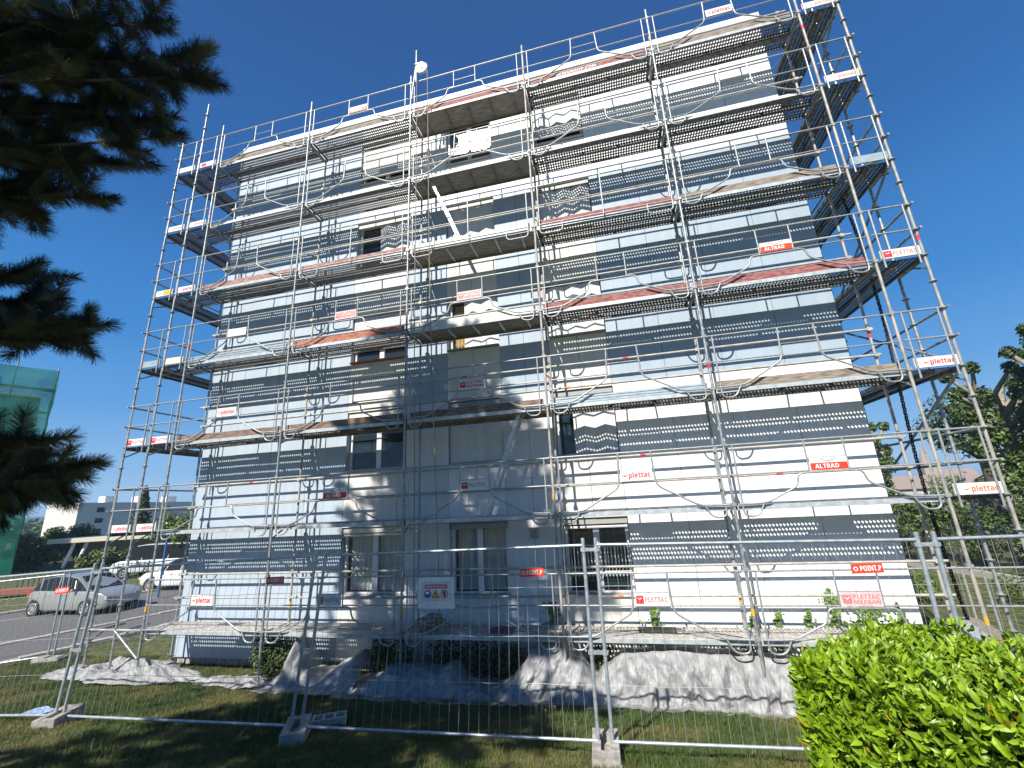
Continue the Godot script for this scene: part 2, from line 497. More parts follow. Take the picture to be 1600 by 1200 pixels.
func make_building() -> void:
	var B := thing("apartment_building", "five storey block of flats clad in pale blue and white ribbed sheets behind the scaffolding", "building")
	var x0 := -0.2; var x1 := 14.72
	var b := MB.new()
	b.bb(Vector3(x0 + 0.03, -1.1, -13.0), Vector3(x0 + 0.25, 13.2, -1.26))
	part("side_wall", b.mesh(), M.sheet_blue, B)
	b = MB.new()
	b.bb(Vector3(x1 - 0.25, -1.1, -13.0), Vector3(x1 - 0.03, 13.2, -1.26))
	part("side_wall", b.mesh(), M.sheet_white, B)
	b = MB.new()
	b.bb(Vector3(x0 + 0.3, -1.1, -13.0), Vector3(x1 - 0.3, 13.1, -12.7))
	part("back_wall", b.mesh(), M.concrete, B)
	b = MB.new()
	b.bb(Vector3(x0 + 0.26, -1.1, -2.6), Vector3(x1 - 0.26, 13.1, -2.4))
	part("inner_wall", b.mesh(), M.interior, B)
	for k in 6:
		b = MB.new()
		var y: float = -0.85 + 2.65 * k
		b.bb(Vector3(x0 + 0.26, y, -2.395), Vector3(x1 - 0.26, y + 0.2, -1.27))
		part("floor_slab", b.mesh(), M.concrete, B)
	b = MB.new()
	b.bb(Vector3(x0 + 0.05, 13.0, -13.0), Vector3(x1 - 0.05, 13.19, -1.27))
	part("roof", b.mesh(), M.concrete, B)
	# plinth
	b = MB.new()
	b.bb(Vector3(x0 + 0.06, -1.15, -1.3), Vector3(x1 - 0.06, -0.81, -1.02))
	part("plinth", b.mesh(), M.concrete, B)
	# parapet: white coping over a shadow gap and an upper band
	b = MB.new()
	b.bb(Vector3(x0 - 0.02, 13.2, -1.45), Vector3(x1 + 0.02, 13.30, -0.955))
	part("parapet_rail", b.mesh(), M.grey_frame, B)
	b = MB.new()
	b.cbox(Vector3((x0 + x1) * 0.5, 13.41, -1.2), Vector3(x1 - x0 + 0.1, 0.2, 0.56), 0.02)
	part("coping", b.mesh(), M.coping, B)
	# vertical division lines at the storeys
	var ys := [-0.8, 1.90, 4.55, 7.20, 9.85, 13.19]
	var cache := {}
	var sheet := func(xa: float, ya: float, xb: float, yb: float, mat: Material) -> void:
		var key := "%.3f_%.3f" % [xb - xa, yb - ya]
		if not cache.has(key): cache[key] = sheet_mesh(xb - xa, yb - ya, 0.28)
		var o := part("wall_panel", cache[key], mat, B, Vector3(xa, ya, ZF))
		o.position.z += rng.randf_range(-0.0025, 0.0025)
	for k in 5:
		var ya: float = ys[k]; var yb: float = ys[k + 1]
		for j in 4:
			sheet.call(x0 + j * 1.05, ya, x0 + (j + 1) * 1.05, yb, M.sheet_blue)
			var right_mat: Material = M.sheet_white if (k < 2 or k == 4) else M.sheet_sky
			sheet.call(10.28 + j * 1.11, ya, 10.28 + (j + 1) * 1.11, yb, right_mat)
		var pm: Material = M.sheet_pale if k < 2 else M.sheet_sky
		if k == 4: pm = M.sheet_white
		sheet.call(5.56, ya, 6.58, yb, pm)
		sheet.call(7.86, ya, 8.43, yb, pm)
		sheet.call(8.43, ya, 9.0, yb, pm)
	# spandrels under and over the windows
	var cols := [[4.0, 5.56], [6.58, 7.86], [9.0, 10.28]]
	for ci in 3:
		var xa: float = cols[ci][0]; var xb: float = cols[ci][1]
		for k in 5:
			var lo: float = -0.8 if k == 0 else SILL[k - 1] + WINH
			var mat: Material = M.sheet_cream if (k < 4 and not (ci == 1 and k == 1)) else M.sheet_white
			if ci == 0 and k >= 3: mat = M.sheet_pale
			sheet.call(xa, lo, (xa + xb) * 0.5, SILL[k], mat)
			sheet.call((xa + xb) * 0.5, lo, xb, SILL[k], mat)
		sheet.call(xa, SILL[4] + WINH, xb, 13.19, M.sheet_white)
	# windows: [column, floor, kind, closed share]
	for ci in 3:
		for k in 5:
			window(B, cols[ci][0], cols[ci][1], SILL[k], ci, k)
	# string course boards over the ground floor, meter box, small wall vent
	b = MB.new()
	b.cbox(Vector3(8.42, 1.61, ZF + 0.03), Vector3(0.15, 0.2, 0.055), 0.006)
	part("vent_grille", b.mesh(), M.grey_frame, B)
	b = MB.new()
	b.cbox(Vector3(8.42, 1.61, ZF + 0.062), Vector3(0.09, 0.13, 0.008), 0.002)
	part("vent_cover", b.mesh(), M.concrete, B)
	print("building ok")

func window(B: Node3D, xa: float, xb: float, sill: float, ci: int, k: int) -> void:
	var w := xb - xa - 0.02
	var zf := ZF - 0.17
	var top := sill + WINH
	var fr := MB.new()
	var t := 0.065
	var cx := (xa + xb) * 0.5
	fr.bb(Vector3(xa + 0.01, sill + 0.005, zf - 0.03), Vector3(xa + 0.01 + t, top - 0.005, zf + 0.03))
	fr.bb(Vector3(xb - 0.01 - t, sill + 0.005, zf - 0.03), Vector3(xb - 0.01, top - 0.005, zf + 0.03))
	fr.bb(Vector3(xa + 0.01 + t, sill + 0.005, zf - 0.028), Vector3(xb - 0.01 - t, sill + t, zf + 0.028))
	fr.bb(Vector3(xa + 0.01 + t, top - t, zf - 0.028), Vector3(xb - 0.01 - t, top - 0.005, zf + 0.028))
	fr.bb(Vector3(cx - 0.06, sill + t, zf - 0.028), Vector3(cx + 0.06, top - t, zf + 0.034))
	var win := part("window", fr.mesh(), M.pvc, B)
	for s in 2:
		var pa := xa + 0.01 + t if s == 0 else cx + 0.06
		var pb := cx - 0.06 if s == 0 else xb - 0.01 - t
		var p := MB.new()
		p.quad(Vector3(pa, sill + t, zf), Vector3(pb, sill + t, zf), Vector3(pb, top - t, zf), Vector3(pa, top - t, zf))
		part("pane", p.mesh(), M.dusty_pane if (ci == 1 and k == 4) else M.glass, win)
	# sill
	var sb := MB.new()
	sb.cbox(Vector3(cx, sill + 0.004 + 0.02, ZF - 0.03), Vector3(w, 0.03, 0.2), 0.006)
	part("sill", sb.mesh(), M.terracotta if (ci == 0 and k == 2) else M.grey_frame, win)
	# shutter box
	var bx := MB.new()
	bx.cbox(Vector3(cx, top - 0.07, ZF - 0.09), Vector3(w, 0.12, 0.1), 0.008)
	part("shutter_box", bx.mesh(), M.grey_frame if ci != 0 else M.sheet_cream, win)
	# roller shutter: bottom edge height above the sill, and the horizontal span it covers
	var drop := -1.0; var sa := 0.0; var sb2 := 1.0
	match [ci, k]:
		[0, 2]: drop = 0.36
		[0, 3]: drop = 0.06; sa = 0.42
		[0, 4]: drop = 0.34
		[1, 1]: drop = 0.03
		[1, 2]: drop = 0.06; sa = 0.32
		[1, 3]: drop = 0.3; sa = 0.0
		[2, 1]: drop = 0.03; sa = 0.3
		[2, 2]: drop = 0.03
		[2, 3]: drop = 0.03
		[2, 4]: drop = 0.3
		[0, 1], [0, 0], [2, 0]: drop = 1.22
	if drop >= 0.0:
		var hh := WINH - 0.15 - drop
		var ww := w * (sb2 - sa) - 0.02
		var so := part("shutter", folding_mesh(ww, hh) if (ci > 0 or k == 3) and k > 0 else shutter_mesh(ww, hh), M.shutter, win, Vector3(xa + 0.02 + w * sa, sill + drop, ZF - 0.06))
		if ci > 0 or k == 3: so.position.z = ZF - 0.075
	# curtains
	if k == 0 and ci < 2 or (ci == 1 and k == 2):
		for s in 2:
			var c := MB.new()
			var rows := []
			for r in 2:
				var row := []
				for j in 41:
					var u := j / 40.0
					var xx := (lerpf(xa + 0.1, cx - 0.05, u) if s == 0 else lerpf(cx + 0.05, xb - 0.1, u))
					row.append(Vector3(xx, sill + (0.08 if r == 0 else WINH - 0.12), zf - 0.12 + 0.025 * sin(u * 38.0 + s) * (1.0 - 0.3 * r)))
				rows.append(row)
			c.grid(rows)
			part("curtain", c.mesh(), M.curtain_yellow if k == 2 else M.curtain, win)
	# window guard with turned rods on the ground-floor window of the last column
	if ci == 2 and k == 0:
		var gd := MB.new()
		gd.tube(Vector3(xa + 0.03, sill + 0.9, ZF - 0.05), Vector3(xb - 0.03, sill + 0.9, ZF - 0.05), 0.012, 6)
		gd.tube(Vector3(xa + 0.03, sill + 0.42, ZF - 0.05), Vector3(xb - 0.03, sill + 0.42, ZF - 0.05), 0.012, 6)
		for j in 19:
			var xx := lerpf(xa + 0.06, xb - 0.06, j / 18.0)
			gd.path([Vector3(xx, sill + 0.42, ZF - 0.05), Vector3(xx, sill + 0.52, ZF - 0.05), Vector3(xx, sill + 0.6, ZF - 0.05), Vector3(xx, sill + 0.68, ZF - 0.05), Vector3(xx, sill + 0.9, ZF - 0.05)], [0.006, 0.007, 0.016, 0.007, 0.006], 6)
			gd.path([Vector3(xx, sill + 0.42, ZF - 0.05), Vector3(xx, sill + 0.36, ZF - 0.05), Vector3(xx, sill + 0.33, ZF - 0.05)], [0.006, 0.022, 0.004], 6)
		part("guard", gd.mesh(), M.alu, win)

# ------------------------------------------------------------------ scaffolding
func perforated(L: float, W: float, cols: int, rows_used: Array, hole: float) -> ArrayMesh:
	# steel plank: sheet with real diamond holes, folded side flanges, two stiffeners below. Origin at one end, centre line, top face
	var b := MB.new()
	var nr := 4
	var px := L / cols; var pz := W / nr
	var rx := px * hole; var rz := pz * hole
	for r in nr:
		var z0 := -W * 0.5 + r * pz
		if not rows_used.has(r):
			b.quad(Vector3(0, 0, z0 + pz), Vector3(L, 0, z0 + pz), Vector3(L, 0, z0), Vector3(0, 0, z0))
			continue
		for c in cols:
			var x0 := c * px
			if c == 0 or c == cols - 1:
				b.quad(Vector3(x0, 0, z0 + pz), Vector3(x0 + px, 0, z0 + pz), Vector3(x0 + px, 0, z0), Vector3(x0, 0, z0))
				continue
			var cx := x0 + px * 0.5; var cz := z0 + pz * 0.5
			var e := Vector3(cx + rx, 0, cz); var w := Vector3(cx - rx, 0, cz)
			var s := Vector3(cx, 0, cz + rz); var n := Vector3(cx, 0, cz - rz)
			var sw := Vector3(x0, 0, z0 + pz); var se := Vector3(x0 + px, 0, z0 + pz)
			var ne := Vector3(x0 + px, 0, z0); var nw := Vector3(x0, 0, z0)
			b.tri(sw, se, s); b.tri(se, e, s); b.tri(se, ne, e); b.tri(ne, n, e)
			b.tri(ne, nw, n); b.tri(nw, w, n); b.tri(nw, sw, w); b.tri(sw, s, w)
	for s in [-1.0, 1.0]:
		b.bb(Vector3(0, -0.065, s * W * 0.5 - 0.002), Vector3(L, 0.006, s * W * 0.5 + 0.002))
		b.bb(Vector3(0, -0.067, s * W * 0.5 - 0.002 - (0.02 if s > 0 else -0.024)), Vector3(L, -0.063, s * W * 0.5 - 0.003 * s))
	return b.mesh()

func solid_plank(L: float, W: float) -> ArrayMesh:
	var b := MB.new()
	b.bb(Vector3(0, -0.012, -W * 0.5), Vector3(L, 0.0, W * 0.5))
	for s in [-1.0, 1.0]:
		b.bb(Vector3(0, -0.085, s * (W * 0.5 - 0.006) - 0.005), Vector3(L, -0.0125, s * (W * 0.5 - 0.006) + 0.005))
	return b.mesh()

func toe_board(L: float, ribbed := false) -> ArrayMesh:
	var b := MB.new()
	if ribbed:
		for k in 3:
			b.cbox(Vector3(L * 0.5, 0.025 + k * 0.05, 0), Vector3(L, 0.046, 0.022), 0.008)
	else:
		b.cbox(Vector3(L * 0.5, 0.075, 0), Vector3(L, 0.15, 0.03), 0.004)
	return b.mesh()

func arc(pts: Array, r: float) -> Array:
	# round the corners of a polyline
	var out := [pts[0]]
	for i in range(1, pts.size() - 1):
		var a: Vector3 = pts[i - 1]; var p: Vector3 = pts[i]; var c: Vector3 = pts[i + 1]
		var u := (a - p).normalized(); var w := (c - p).normalized()
		var d := minf(r, minf((a - p).length() * 0.45, (c - p).length() * 0.45))
		for k in 5:
			var t := k / 4.0
			out.append((p + u * d).lerp(p, t).lerp(p.lerp(p + w * d, t), t))
	out.append(pts[pts.size() - 1])
	return out

func guardrail(kind: String, L := 3.0) -> ArrayMesh:
	# advance guardrail between two standards; x along the bay, y above the deck
	var b := MB.new()
	var r := 0.016
	b.tube(Vector3(0.03, 1.0, 0), Vector3(L - 0.03, 1.0, 0), r)
	var c0 := L * 0.5 - 0.285; var c1 := L * 0.5 + 0.285
	for s in [0, 1]:
		var f := func(x: float, y: float) -> Vector3: return Vector3(x if s == 0 else L - x, y, 0.004)
		if kind == "B":
			b.path(arc([f.call(0.13, 0.985), f.call(0.13, -0.22), f.call(0.62, -0.22), f.call(0.62, 0.02)], 0.1), r * 0.9)
		else:
			b.path(arc([f.call(0.13, 0.985), f.call(0.13, -0.17), f.call(0.36, -0.17), f.call(0.46, 0.04)], 0.12), r * 0.9)
			b.tube(f.call(0.03, 0.5), f.call(1.215, 0.5), r * 0.8)
	if kind == "B":
		b.tube(Vector3(L * 0.5, 0.99, 0.004), Vector3(L * 0.5, -0.02, 0.004), r)
		b.tube(Vector3(0.03, 0.5, 0), Vector3(L - 0.03, 0.5, 0), r * 0.8)
		b.tube(Vector3(0.13, 0.01, 0.004), Vector3(L - 0.13, 0.01, 0.004), r)
	elif kind == "A1":
		for s in [0, 1]:
			var f := func(x: float, y: float) -> Vector3: return Vector3(x if s == 0 else L - x, y, 0.006)
			b.path(arc([f.call(c0, 0.99), f.call(c0 - 0.03, 0.40), f.call(0.52, 0.03), f.call(0.06, 0.02)], 0.11), r)
		b.tube(Vector3(c0, 0.48, 0.004), Vector3(c1, 0.48, 0.004), r * 0.8)
		b.tube(Vector3(c0, 0.70, 0.004), Vector3(c1, 0.70, 0.004), r * 0.6)
	else:
		for s in [0, 1]:
			var f := func(x: float, y: float) -> Vector3: return Vector3(x if s == 0 else L - x, y, 0.006)
			b.path(arc([f.call(L * 0.5, 0.47), f.call(1.04, 0.47), f.call(1.0, 0.27), f.call(0.50, 0.03), f.call(0.06, 0.02)], 0.11), r)
			b.tube(f.call(c0, 0.99), f.call(c0, 0.48), r * 0.85)
		b.tube(Vector3(c0, 0.70, 0.004), Vector3(c1, 0.70, 0.004), r * 0.6)
	return b.mesh()

func standard_mesh(y0: float, y1: float, step: float, rings: bool) -> ArrayMesh:
	var b := MB.new()
	b.tube(Vector3(0, y0 + 0.25, 0), Vector3(0, y1, 0), 0.0242, 10)
	# spigots where the two-metre lifts join
	var y := 1.0
	while y < y1 - 0.2:
		b.tube(Vector3(0, y - 0.02, 0), Vector3(0, y + 0.10, 0), 0.028, 10)
		y += 2.0
	var q := 0.0
	while q < y1 - 0.1:
		if rings:
			b.disc(Vector3(0, q, 0), Vector3.UP, 0.058, 0.010, 12)
			b.disc(Vector3(0, q, 0), Vector3.UP, 0.034, 0.05, 10)
		else:
			b.box(Vector3(0.0, q + 0.02, 0.0), Vector3(0.075, 0.05, 0.062))
			b.box(Vector3(0.0, q + 0.02, -0.04), Vector3(0.03, 0.07, 0.05))
		q += step
	# base jack: threaded spindle, wing nut, plate
	b.tube(Vector3(0, y0 + 0.01, 0), Vector3(0, y0 + 0.42, 0), 0.017, 8)
	b.disc(Vector3(0, y0 + 0.26, 0), Vector3.UP, 0.05, 0.025, 10)
	b.box(Vector3(0, y0 + 0.26, 0), Vector3(0.18, 0.015, 0.025))
	b.box(Vector3(0, y0 + 0.008, 0), Vector3(0.15, 0.012, 0.15))
	return b.mesh()

var S: Node3D
func make_scaffold() -> void:
	S = thing("scaffolding", "galvanised tube scaffolding with seven decks wrapped around the block of flats", "scaffolding")
	var lv := [0.0, 2.0, 4.0, 6.0, 8.0, 10.0, 12.0]
	# standards of the front, outer and inner row
	var post := func(x: float, z: float, top: float, rings: bool, step: float, mat: Material) -> void:
		var o := part("standard", standard_mesh(gh(x, z), top, step, rings), mat, S, Vector3(x, 0, z))
		o.rotation.z = rng.randf_range(-0.0012, 0.0012)
	var dusty: Array[int] = [3, 5]
	for c in 6:
		var x := c * 3.0
		post.call(x, 0.0, [13.4, 13.36, 13.28, 13.27, 13.29, 13.4][c], false, 1.0, M.steel_dusty if dusty.has(c) else M.steel)
		post.call(x, -0.73, 12.95, true, 1.0, M.steel_dusty if c % 2 == 1 else M.steel)
	post.call(-0.73, 0.0, 14.43, true, 0.5, M.steel)
	post.call(-1.46, 0.0, 13.28, true, 0.5, M.steel)
	post.call(15.73, 0.0, 13.5, true, 0.5, M.steel_dusty)
	post.call(15.73, -0.73, 12.95, true, 0.5, M.steel)
	for z in [-3.0, -6.0]:
		post.call(-1.46, z, 13.2, true, 0.5, M.steel)
		post.call(-0.73, z, 13.0, true, 0.5, M.steel)
		post.call(15.73, z, 13.2, true, 0.5, M.steel)
		post.call(15.0, z, 13.0, true, 0.5, M.steel)
	# planks
	var full := [0, 1, 2, 3]
	var perfA := perforated(2.94, 0.32, 50, full, 0.345)
	var perfB := perforated(2.94, 0.32, 50, [0, 1, 3], 0.35)
	var perfC := perforated(2.94, 0.32, 50, [0, 2, 3], 0.33)
	var perfD := perforated(2.94, 0.32, 62, full, 0.26)
	var sol := solid_plank(2.94, 0.67)
	var solw := solid_plank(2.94, 0.32)
	var shortp := perforated(0.70, 0.32, 12, full, 0.35)
	# outer, inner plank per level and bay: A B C perforated, S one solid platform, W solid plank
	var deckmap := [
		["WA", "BA", "BA", "WA", "WA"],
		["AA", "AA", "S", "AC", "CA"],
		["AB", "BW", "S", "BC", "BC"],
		["BC", "BB", "S", "CB", "BC"],
		["CC", "AC", "S", "BA", "CB"],
		["AB", "BA", "S", "BA", "BA"],
		["AB", "AA", "S", "BA", "AB"]]
	for l in 7:
		var y: float = lv[l]
		for bay in 5:
			var key: String = deckmap[l][bay]
			var x := bay * 3.0 + 0.03
			if key == "S":
				var o := part("deck_platform", sol, M.ply, S, Vector3(x, y, -0.365))
				for q in 5:
					var cbm := MB.new()
					cbm.bb(Vector3(-0.02, -0.05, -0.315), Vector3(0.02, -0.0135, 0.315))
					part("crossbar", cbm.mesh(), M.alu if l in [3, 4] else M.deck, o, Vector3(0.3 + q * 0.585, 0, 0))
				o.rotation.x = rng.randf_range(-0.004, 0.004)
			else:
				for s in 2:
					var kk := key[s]
					var mesh: ArrayMesh = {"A": perfA, "B": perfB, "C": perfC, "W": solw}[kk]
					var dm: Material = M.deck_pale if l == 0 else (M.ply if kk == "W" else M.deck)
					var o := part("deck_plank", mesh, dm, S, Vector3(x, y + rng.randf_range(-0.004, 0.004), -0.195 - 0.345 * s))
					o.rotation.x = rng.randf_range(-0.006, 0.006)
		# returns: decks along the two side walls and the corner bays
		if l > 0:
			for q in 2:
				part("deck_plank", perfD, M.deck, S, Vector3(15.165 + 0.36 * q, y, -0.03)).rotation.y = PI * 0.5
				part("deck_plank", perfD, M.deck, S, Vector3(15.165 + 0.36 * q, y, -3.03)).rotation.y = PI * 0.5
				part("deck_plank", perfD, M.deck, S, Vector3(-1.27 + 0.36 * q, y, -0.03)).rotation.y = PI * 0.5
				part("deck_plank", perfD, M.deck, S, Vector3(-1.27 + 0.36 * q, y, -3.03)).rotation.y = PI * 0.5
				part("deck_plank", shortp, M.deck, S, Vector3(-0.715, y + 0.012, -0.195 - 0.345 * q))
		# front edge flange seen as a bright strip, where the plank hooks bear
	for o in S.get_children():
		pass
	# planks at rotation.y = 90 deg run toward -z
	# transoms across the scaffold, ledgers
	var tr := MB.new()
	tr.box(Vector3(0, -0.045, -0.365), Vector3(0.045, 0.05, 0.70))
	tr.box(Vector3(0, -0.16, -0.17), Vector3(0.02, 0.03, 0.36), Basis(Vector3.RIGHT, 0.5))
	var trm := tr.mesh()
	for l in 7:
		for c in 6:
			part("transom", trm, M.steel, S, Vector3(c * 3.0, lv[l], 0.0))
		part("transom", trm, M.steel, S, Vector3(15.73, lv[l], 0.0))
		part("transom", trm, M.steel, S, Vector3(-1.46, lv[l], 0.0))
		part("transom", trm, M.steel, S, Vector3(-0.73, lv[l], 0.0))
	# edge beams: the front side of each deck (bright galvanised or pale)
	var eb := MB.new()
	eb.cbox(Vector3(1.47, -0.035, 0), Vector3(2.9, 0.075, 0.012), 0.003)
	var ebm := eb.mesh()
	for l in 7:
		for bay in 5:
			var em: Material = M.flange
			if l == 5 or (bay == 2 and l >= 3): em = M.board_white
			part("edge_beam", ebm, em, S, Vector3(bay * 3.0 + 0.03, lv[l], -0.018))
	# toe boards
	var tb := toe_board(2.86)
	var tbr := toe_board(2.86, true)
	var toe := [
		["", "", "", "", ""],
		["", "", "", "", ""],
		["brown", "brown", "brown", "metal", "wood"],
		["metal", "orange", "white", "red", "red"],
		["redf", "redf", "white", "red", "wood"],
		["", "", "", "", ""],
		["wood", "wood", "red", "red", "wood"]]
	var tm := {"brown": M.board_brown, "metal": M.board_metal, "wood": M.board_wood, "orange": M.board_orange, "white": M.board_white, "red": M.board_red, "redf": M.board_red_faded}
	for l in 7:
		for bay in 5:
			var key: String = toe[l][bay]
			if key == "": continue
			var o := part("toe_board", tbr if key == "metal" else tb, tm[key], S, Vector3(bay * 3.0 + 0.07, lv[l] + 0.006, -0.045))
			o.rotation.z = rng.randf_range(-0.0025, 0.0025)
			if l == 6 and bay == 3:
				lettering("AFIXGROUP.COM", 0.07, M.white_print, o, Vector3(1.2, 0.075, 0.0165), true, "Droid Sans", 0.95)
	# end boards of the two returns
	var ends_left := [[], ["plettac", "plettac"], ["ICON", "ICON"], ["metal", "cream"], ["yellow", "plettac"], ["faded", "faded"], ["plain", "spot"]]
	var ends_right := ["", "plettac_orange", "plettac", "ICON", "metal", "faded", "faded"]
	var eb2 := MB.new()
	eb2.cbox(Vector3(0.3, 0.085, 0), Vector3(0.6, 0.17, 0.025), 0.004)
	var ebb := eb2.mesh()
	for l in range(1, 7):
		for q in 2:
			end_board(ebb, Vector3(-1.395 + 0.73 * q, lv[l] + 0.012, 0.03), ends_left[l][q])
		end_board(ebb, Vector3(15.08, lv[l] + 0.012, 0.035), ends_right[l])
	# guardrails of the front
	var kinds := [["A1", "A2", "A2", "A1", "A2"], ["A2", "A2", "A1", "A1", "A2"], ["A1", "A2", "A1", "A1", "A1"], ["A1", "A2", "A2", "A2", "A2"], ["A1", "B", "B", "B", "A2"], ["A1", "A1", "A1", "A1", "A1"], ["A2", "A2", "A2", "A1", "A1"]]
	var gm := {"A1": guardrail("A1"), "A2": guardrail("A2"), "B": guardrail("B")}
	for l in 7:
		for bay in 5:
			part("guardrail", gm[kinds[l][bay]], M.rail, S, Vector3(bay * 3.0, lv[l], 0.032))
	# inner guardrails: plain tubes along the inner row
	for l in 7:
		for hh in [0.5, 1.0]:
			if hh == 0.5 and l in [5, 6]: continue
			var b := MB.new()
			b.tube(Vector3(-0.05 - rng.randf() * 0.1, 0, 0), Vector3(15.05 + rng.randf() * 0.15, 0, 0), 0.0225, 8)
			for c in 6: b.box(Vector3(c * 3.0, 0, -0.01), Vector3(0.07, 0.06, 0.07))
			part("inner_rail", b.mesh(), M.inner_rail, S, Vector3(0, lv[l] + hh, -0.685))
	# end frames facing the lawn on the two returns
	var ef := MB.new()
	for y in [0.5, 1.0]: ef.tube(Vector3(0.02, y, 0), Vector3(0.71, y, 0), 0.016)
	for x in [0.1, 0.62]: ef.tube(Vector3(x, 1.0, 0.006), Vector3(x, -0.16, 0.006), 0.016)
	var efm := ef.mesh()
	for l in range(1, 7):
		part("end_frame", efm, M.rail, S, Vector3(15.0, lv[l], 0.055))
		for q in 2:
			part("end_frame", efm, M.rail, S, Vector3(-1.46 + 0.73 * q, lv[l], 0.05))
	part("end_frame", efm, M.rail, S, Vector3(15.0, 0.0, 0.055))
	# low ties at the foot of the corners
	for q in 2:
		var b := MB.new()
		b.tube(Vector3(0, 0, 0), Vector3(0.73, 0, 0), 0.024)
		part("ledger", b.mesh(), M.steel_dusty, S, Vector3(-1.46 + 0.73 * q, 0.0 - 0.35 * q * 0, 0.0))
	var br := MB.new()
	br.tube(Vector3(-0.73, 0.0, 0.03), Vector3(0.0, -0.52, 0.03), 0.024)
	part("diagonal_brace", br.mesh(), M.steel, S)
	# side guardrails and braces of the returns
	for side in [-1.46, 15.73]:
		for l in range(1, 7):
			for hh in [0.5, 1.0]:
				var b := MB.new()
				b.tube(Vector3(0, 0, 0.1), Vector3(0, 0, -6.4), 0.0225, 8)
				part("side_rail", b.mesh(), M.steel, S, Vector3(side + (0.03 if side > 0 else -0.03), lv[l] + hh, 0))
			if side < 0: continue
			var d := MB.new()
			d.tube(Vector3(0, 0.1, -0.05 if l % 2 == 0 else -3.25), Vector3(0, 1.9, -3.25 if l % 2 == 0 else -0.05), 0.022, 8)
			part("diagonal_brace", d.mesh(), M.steel, S, Vector3(side + (-0.05 if side > 0 else 0.05), lv[l], 0))
	# coloured marking tapes on the tubes
	var tp := MB.new()
	tp.tube(Vector3(0, -0.05, 0), Vector3(0, 0.05, 0), 0.0262, 10)
	var tpm := tp.mesh()
	var tapes := [[0.0, 0.0, 0.42, M.yellow_tape], [3.0, -0.73, 0.35, M.yellow_tape], [6.0, 0.0, 0.42, M.yellow_tape], [9.0, -0.73, 0.45, M.yellow_tape], [9.0, 0.0, 2.3, M.yellow_tape], [12.0, -0.73, 0.42, M.yellow_tape], [12.0, 0.0, 0.4, M.yellow_tape], [15.0, 0.0, 0.3, M.yellow_tape], [15.0, 0.0, 11.6, M.red], [15.73, 0.0, 6.35, M.red], [15.73, 0.0, 10.2, M.yellow_tape], [12.0, 0.0, 4.45, M.red], [9.0, 0.0, 6.4, M.red], [6.0, 0.0, 6.4, M.red], [9.0, -0.73, 4.75, M.red], [15.0, -0.73, 8.4, M.red], [15.0, -0.73, 4.9, M.red_bright], [9.0, -0.73, 2.32, M.tape_blue], [0.0, -0.73, 2.75, M.tape_blue], [0.0, -0.73, 6.3, M.red], [3.0, -0.73, 2.5, M.red], [-0.73, 0.0, 6.1, M.tape_blue], [0.0, 0.0, 6.45, M.orange], [6.0, 0.0, 10.9, M.yellow_tape], [12.0, 0.0, 12.4, M.yellow_tape], [9.0, 0.0, 12.5, M.red]]
	for t in tapes: part("marking_tape", tpm, t[3], S, Vector3(t[0], t[2], t[1]))
	var th := MB.new()
	th.tube(Vector3(-0.05, 0, 0), Vector3(0.05, 0, 0), 0.0245, 10)
	var thm := th.mesh()
	for t in [[7.1, 5.0, M.orange], [9.35, 4.5, M.orange], [10.6, 5.0, M.red], [10.7, 3.0, M.red], [13.0, 2.5, M.red], [10.0, 0.5, M.orange], [1.7, 3.0, M.red], [-0.02, 3.0, M.red_bright]]:
		part("marking_tape", thm, t[2], S, Vector3(t[0], t[1], -0.685))
	print("scaffold ok")

func end_board(mesh: ArrayMesh, at: Vector3, kind: String) -> void:
	var mat: Material = M.sign_white
	if kind == "metal": mat = M.board_metal
	elif kind == "cream": mat = M.board_cream
	var o := part("end_board", mesh, mat, S, at)
	match kind:
		"plettac": brand_low(o, Vector3(0.33, 0.085, 0.0135), 0.085, M.red)
		"plettac_orange": brand_low(o, Vector3(0.33, 0.085, 0.0135), 0.085, M.orange)
		"faded": brand_low(o, Vector3(0.33, 0.085, 0.0135), 0.075, M.red_faded)
		"ICON": brand_up(o, Vector3(0.3, 0.085, 0.0135), 0.5, M.red)
		"yellow":
			var b := MB.new()
			b.bb(Vector3(0.3, 0.02, 0.0125), Vector3(0.58, 0.15, 0.0145))
			part("yellow_patch", b.mesh(), M.yellow_tape, o)
		"spot":
			var b := MB.new()
			b.bb(Vector3(0.12, 0.03, 0.0125), Vector3(0.28, 0.13, 0.0145))
			part("red_patch", b.mesh(), M.red, o)

# lower-case word with a small bird-like tick before it
func brand_low(o: Node, c: Vector3, h: float, mat: Material) -> void:
	lettering("plettac", h, mat, o, c + Vector3(0.05, 0, 0), true, "Droid Sans", h * 3.9)
	var b := MB.new()
	var x := c.x + 0.05 - h * 1.95 - 0.02; var y := c.y; var z := c.z + 0.001
	b.quad(Vector3(x - h * 0.55, y - h * 0.26, z), Vector3(x, y + h * 0.02, z), Vector3(x, y + h * 0.1, z), Vector3(x - h * 0.55, y + h * 0.0, z))
	b.quad(Vector3(x - h * 0.95, y + h * 0.14, z), Vector3(x - h * 0.55, y - h * 0.26, z), Vector3(x - h * 0.55, y + h * 0.0, z), Vector3(x - h * 0.9, y + h * 0.17, z))
	part("bird_mark", b.mesh(), mat, o)

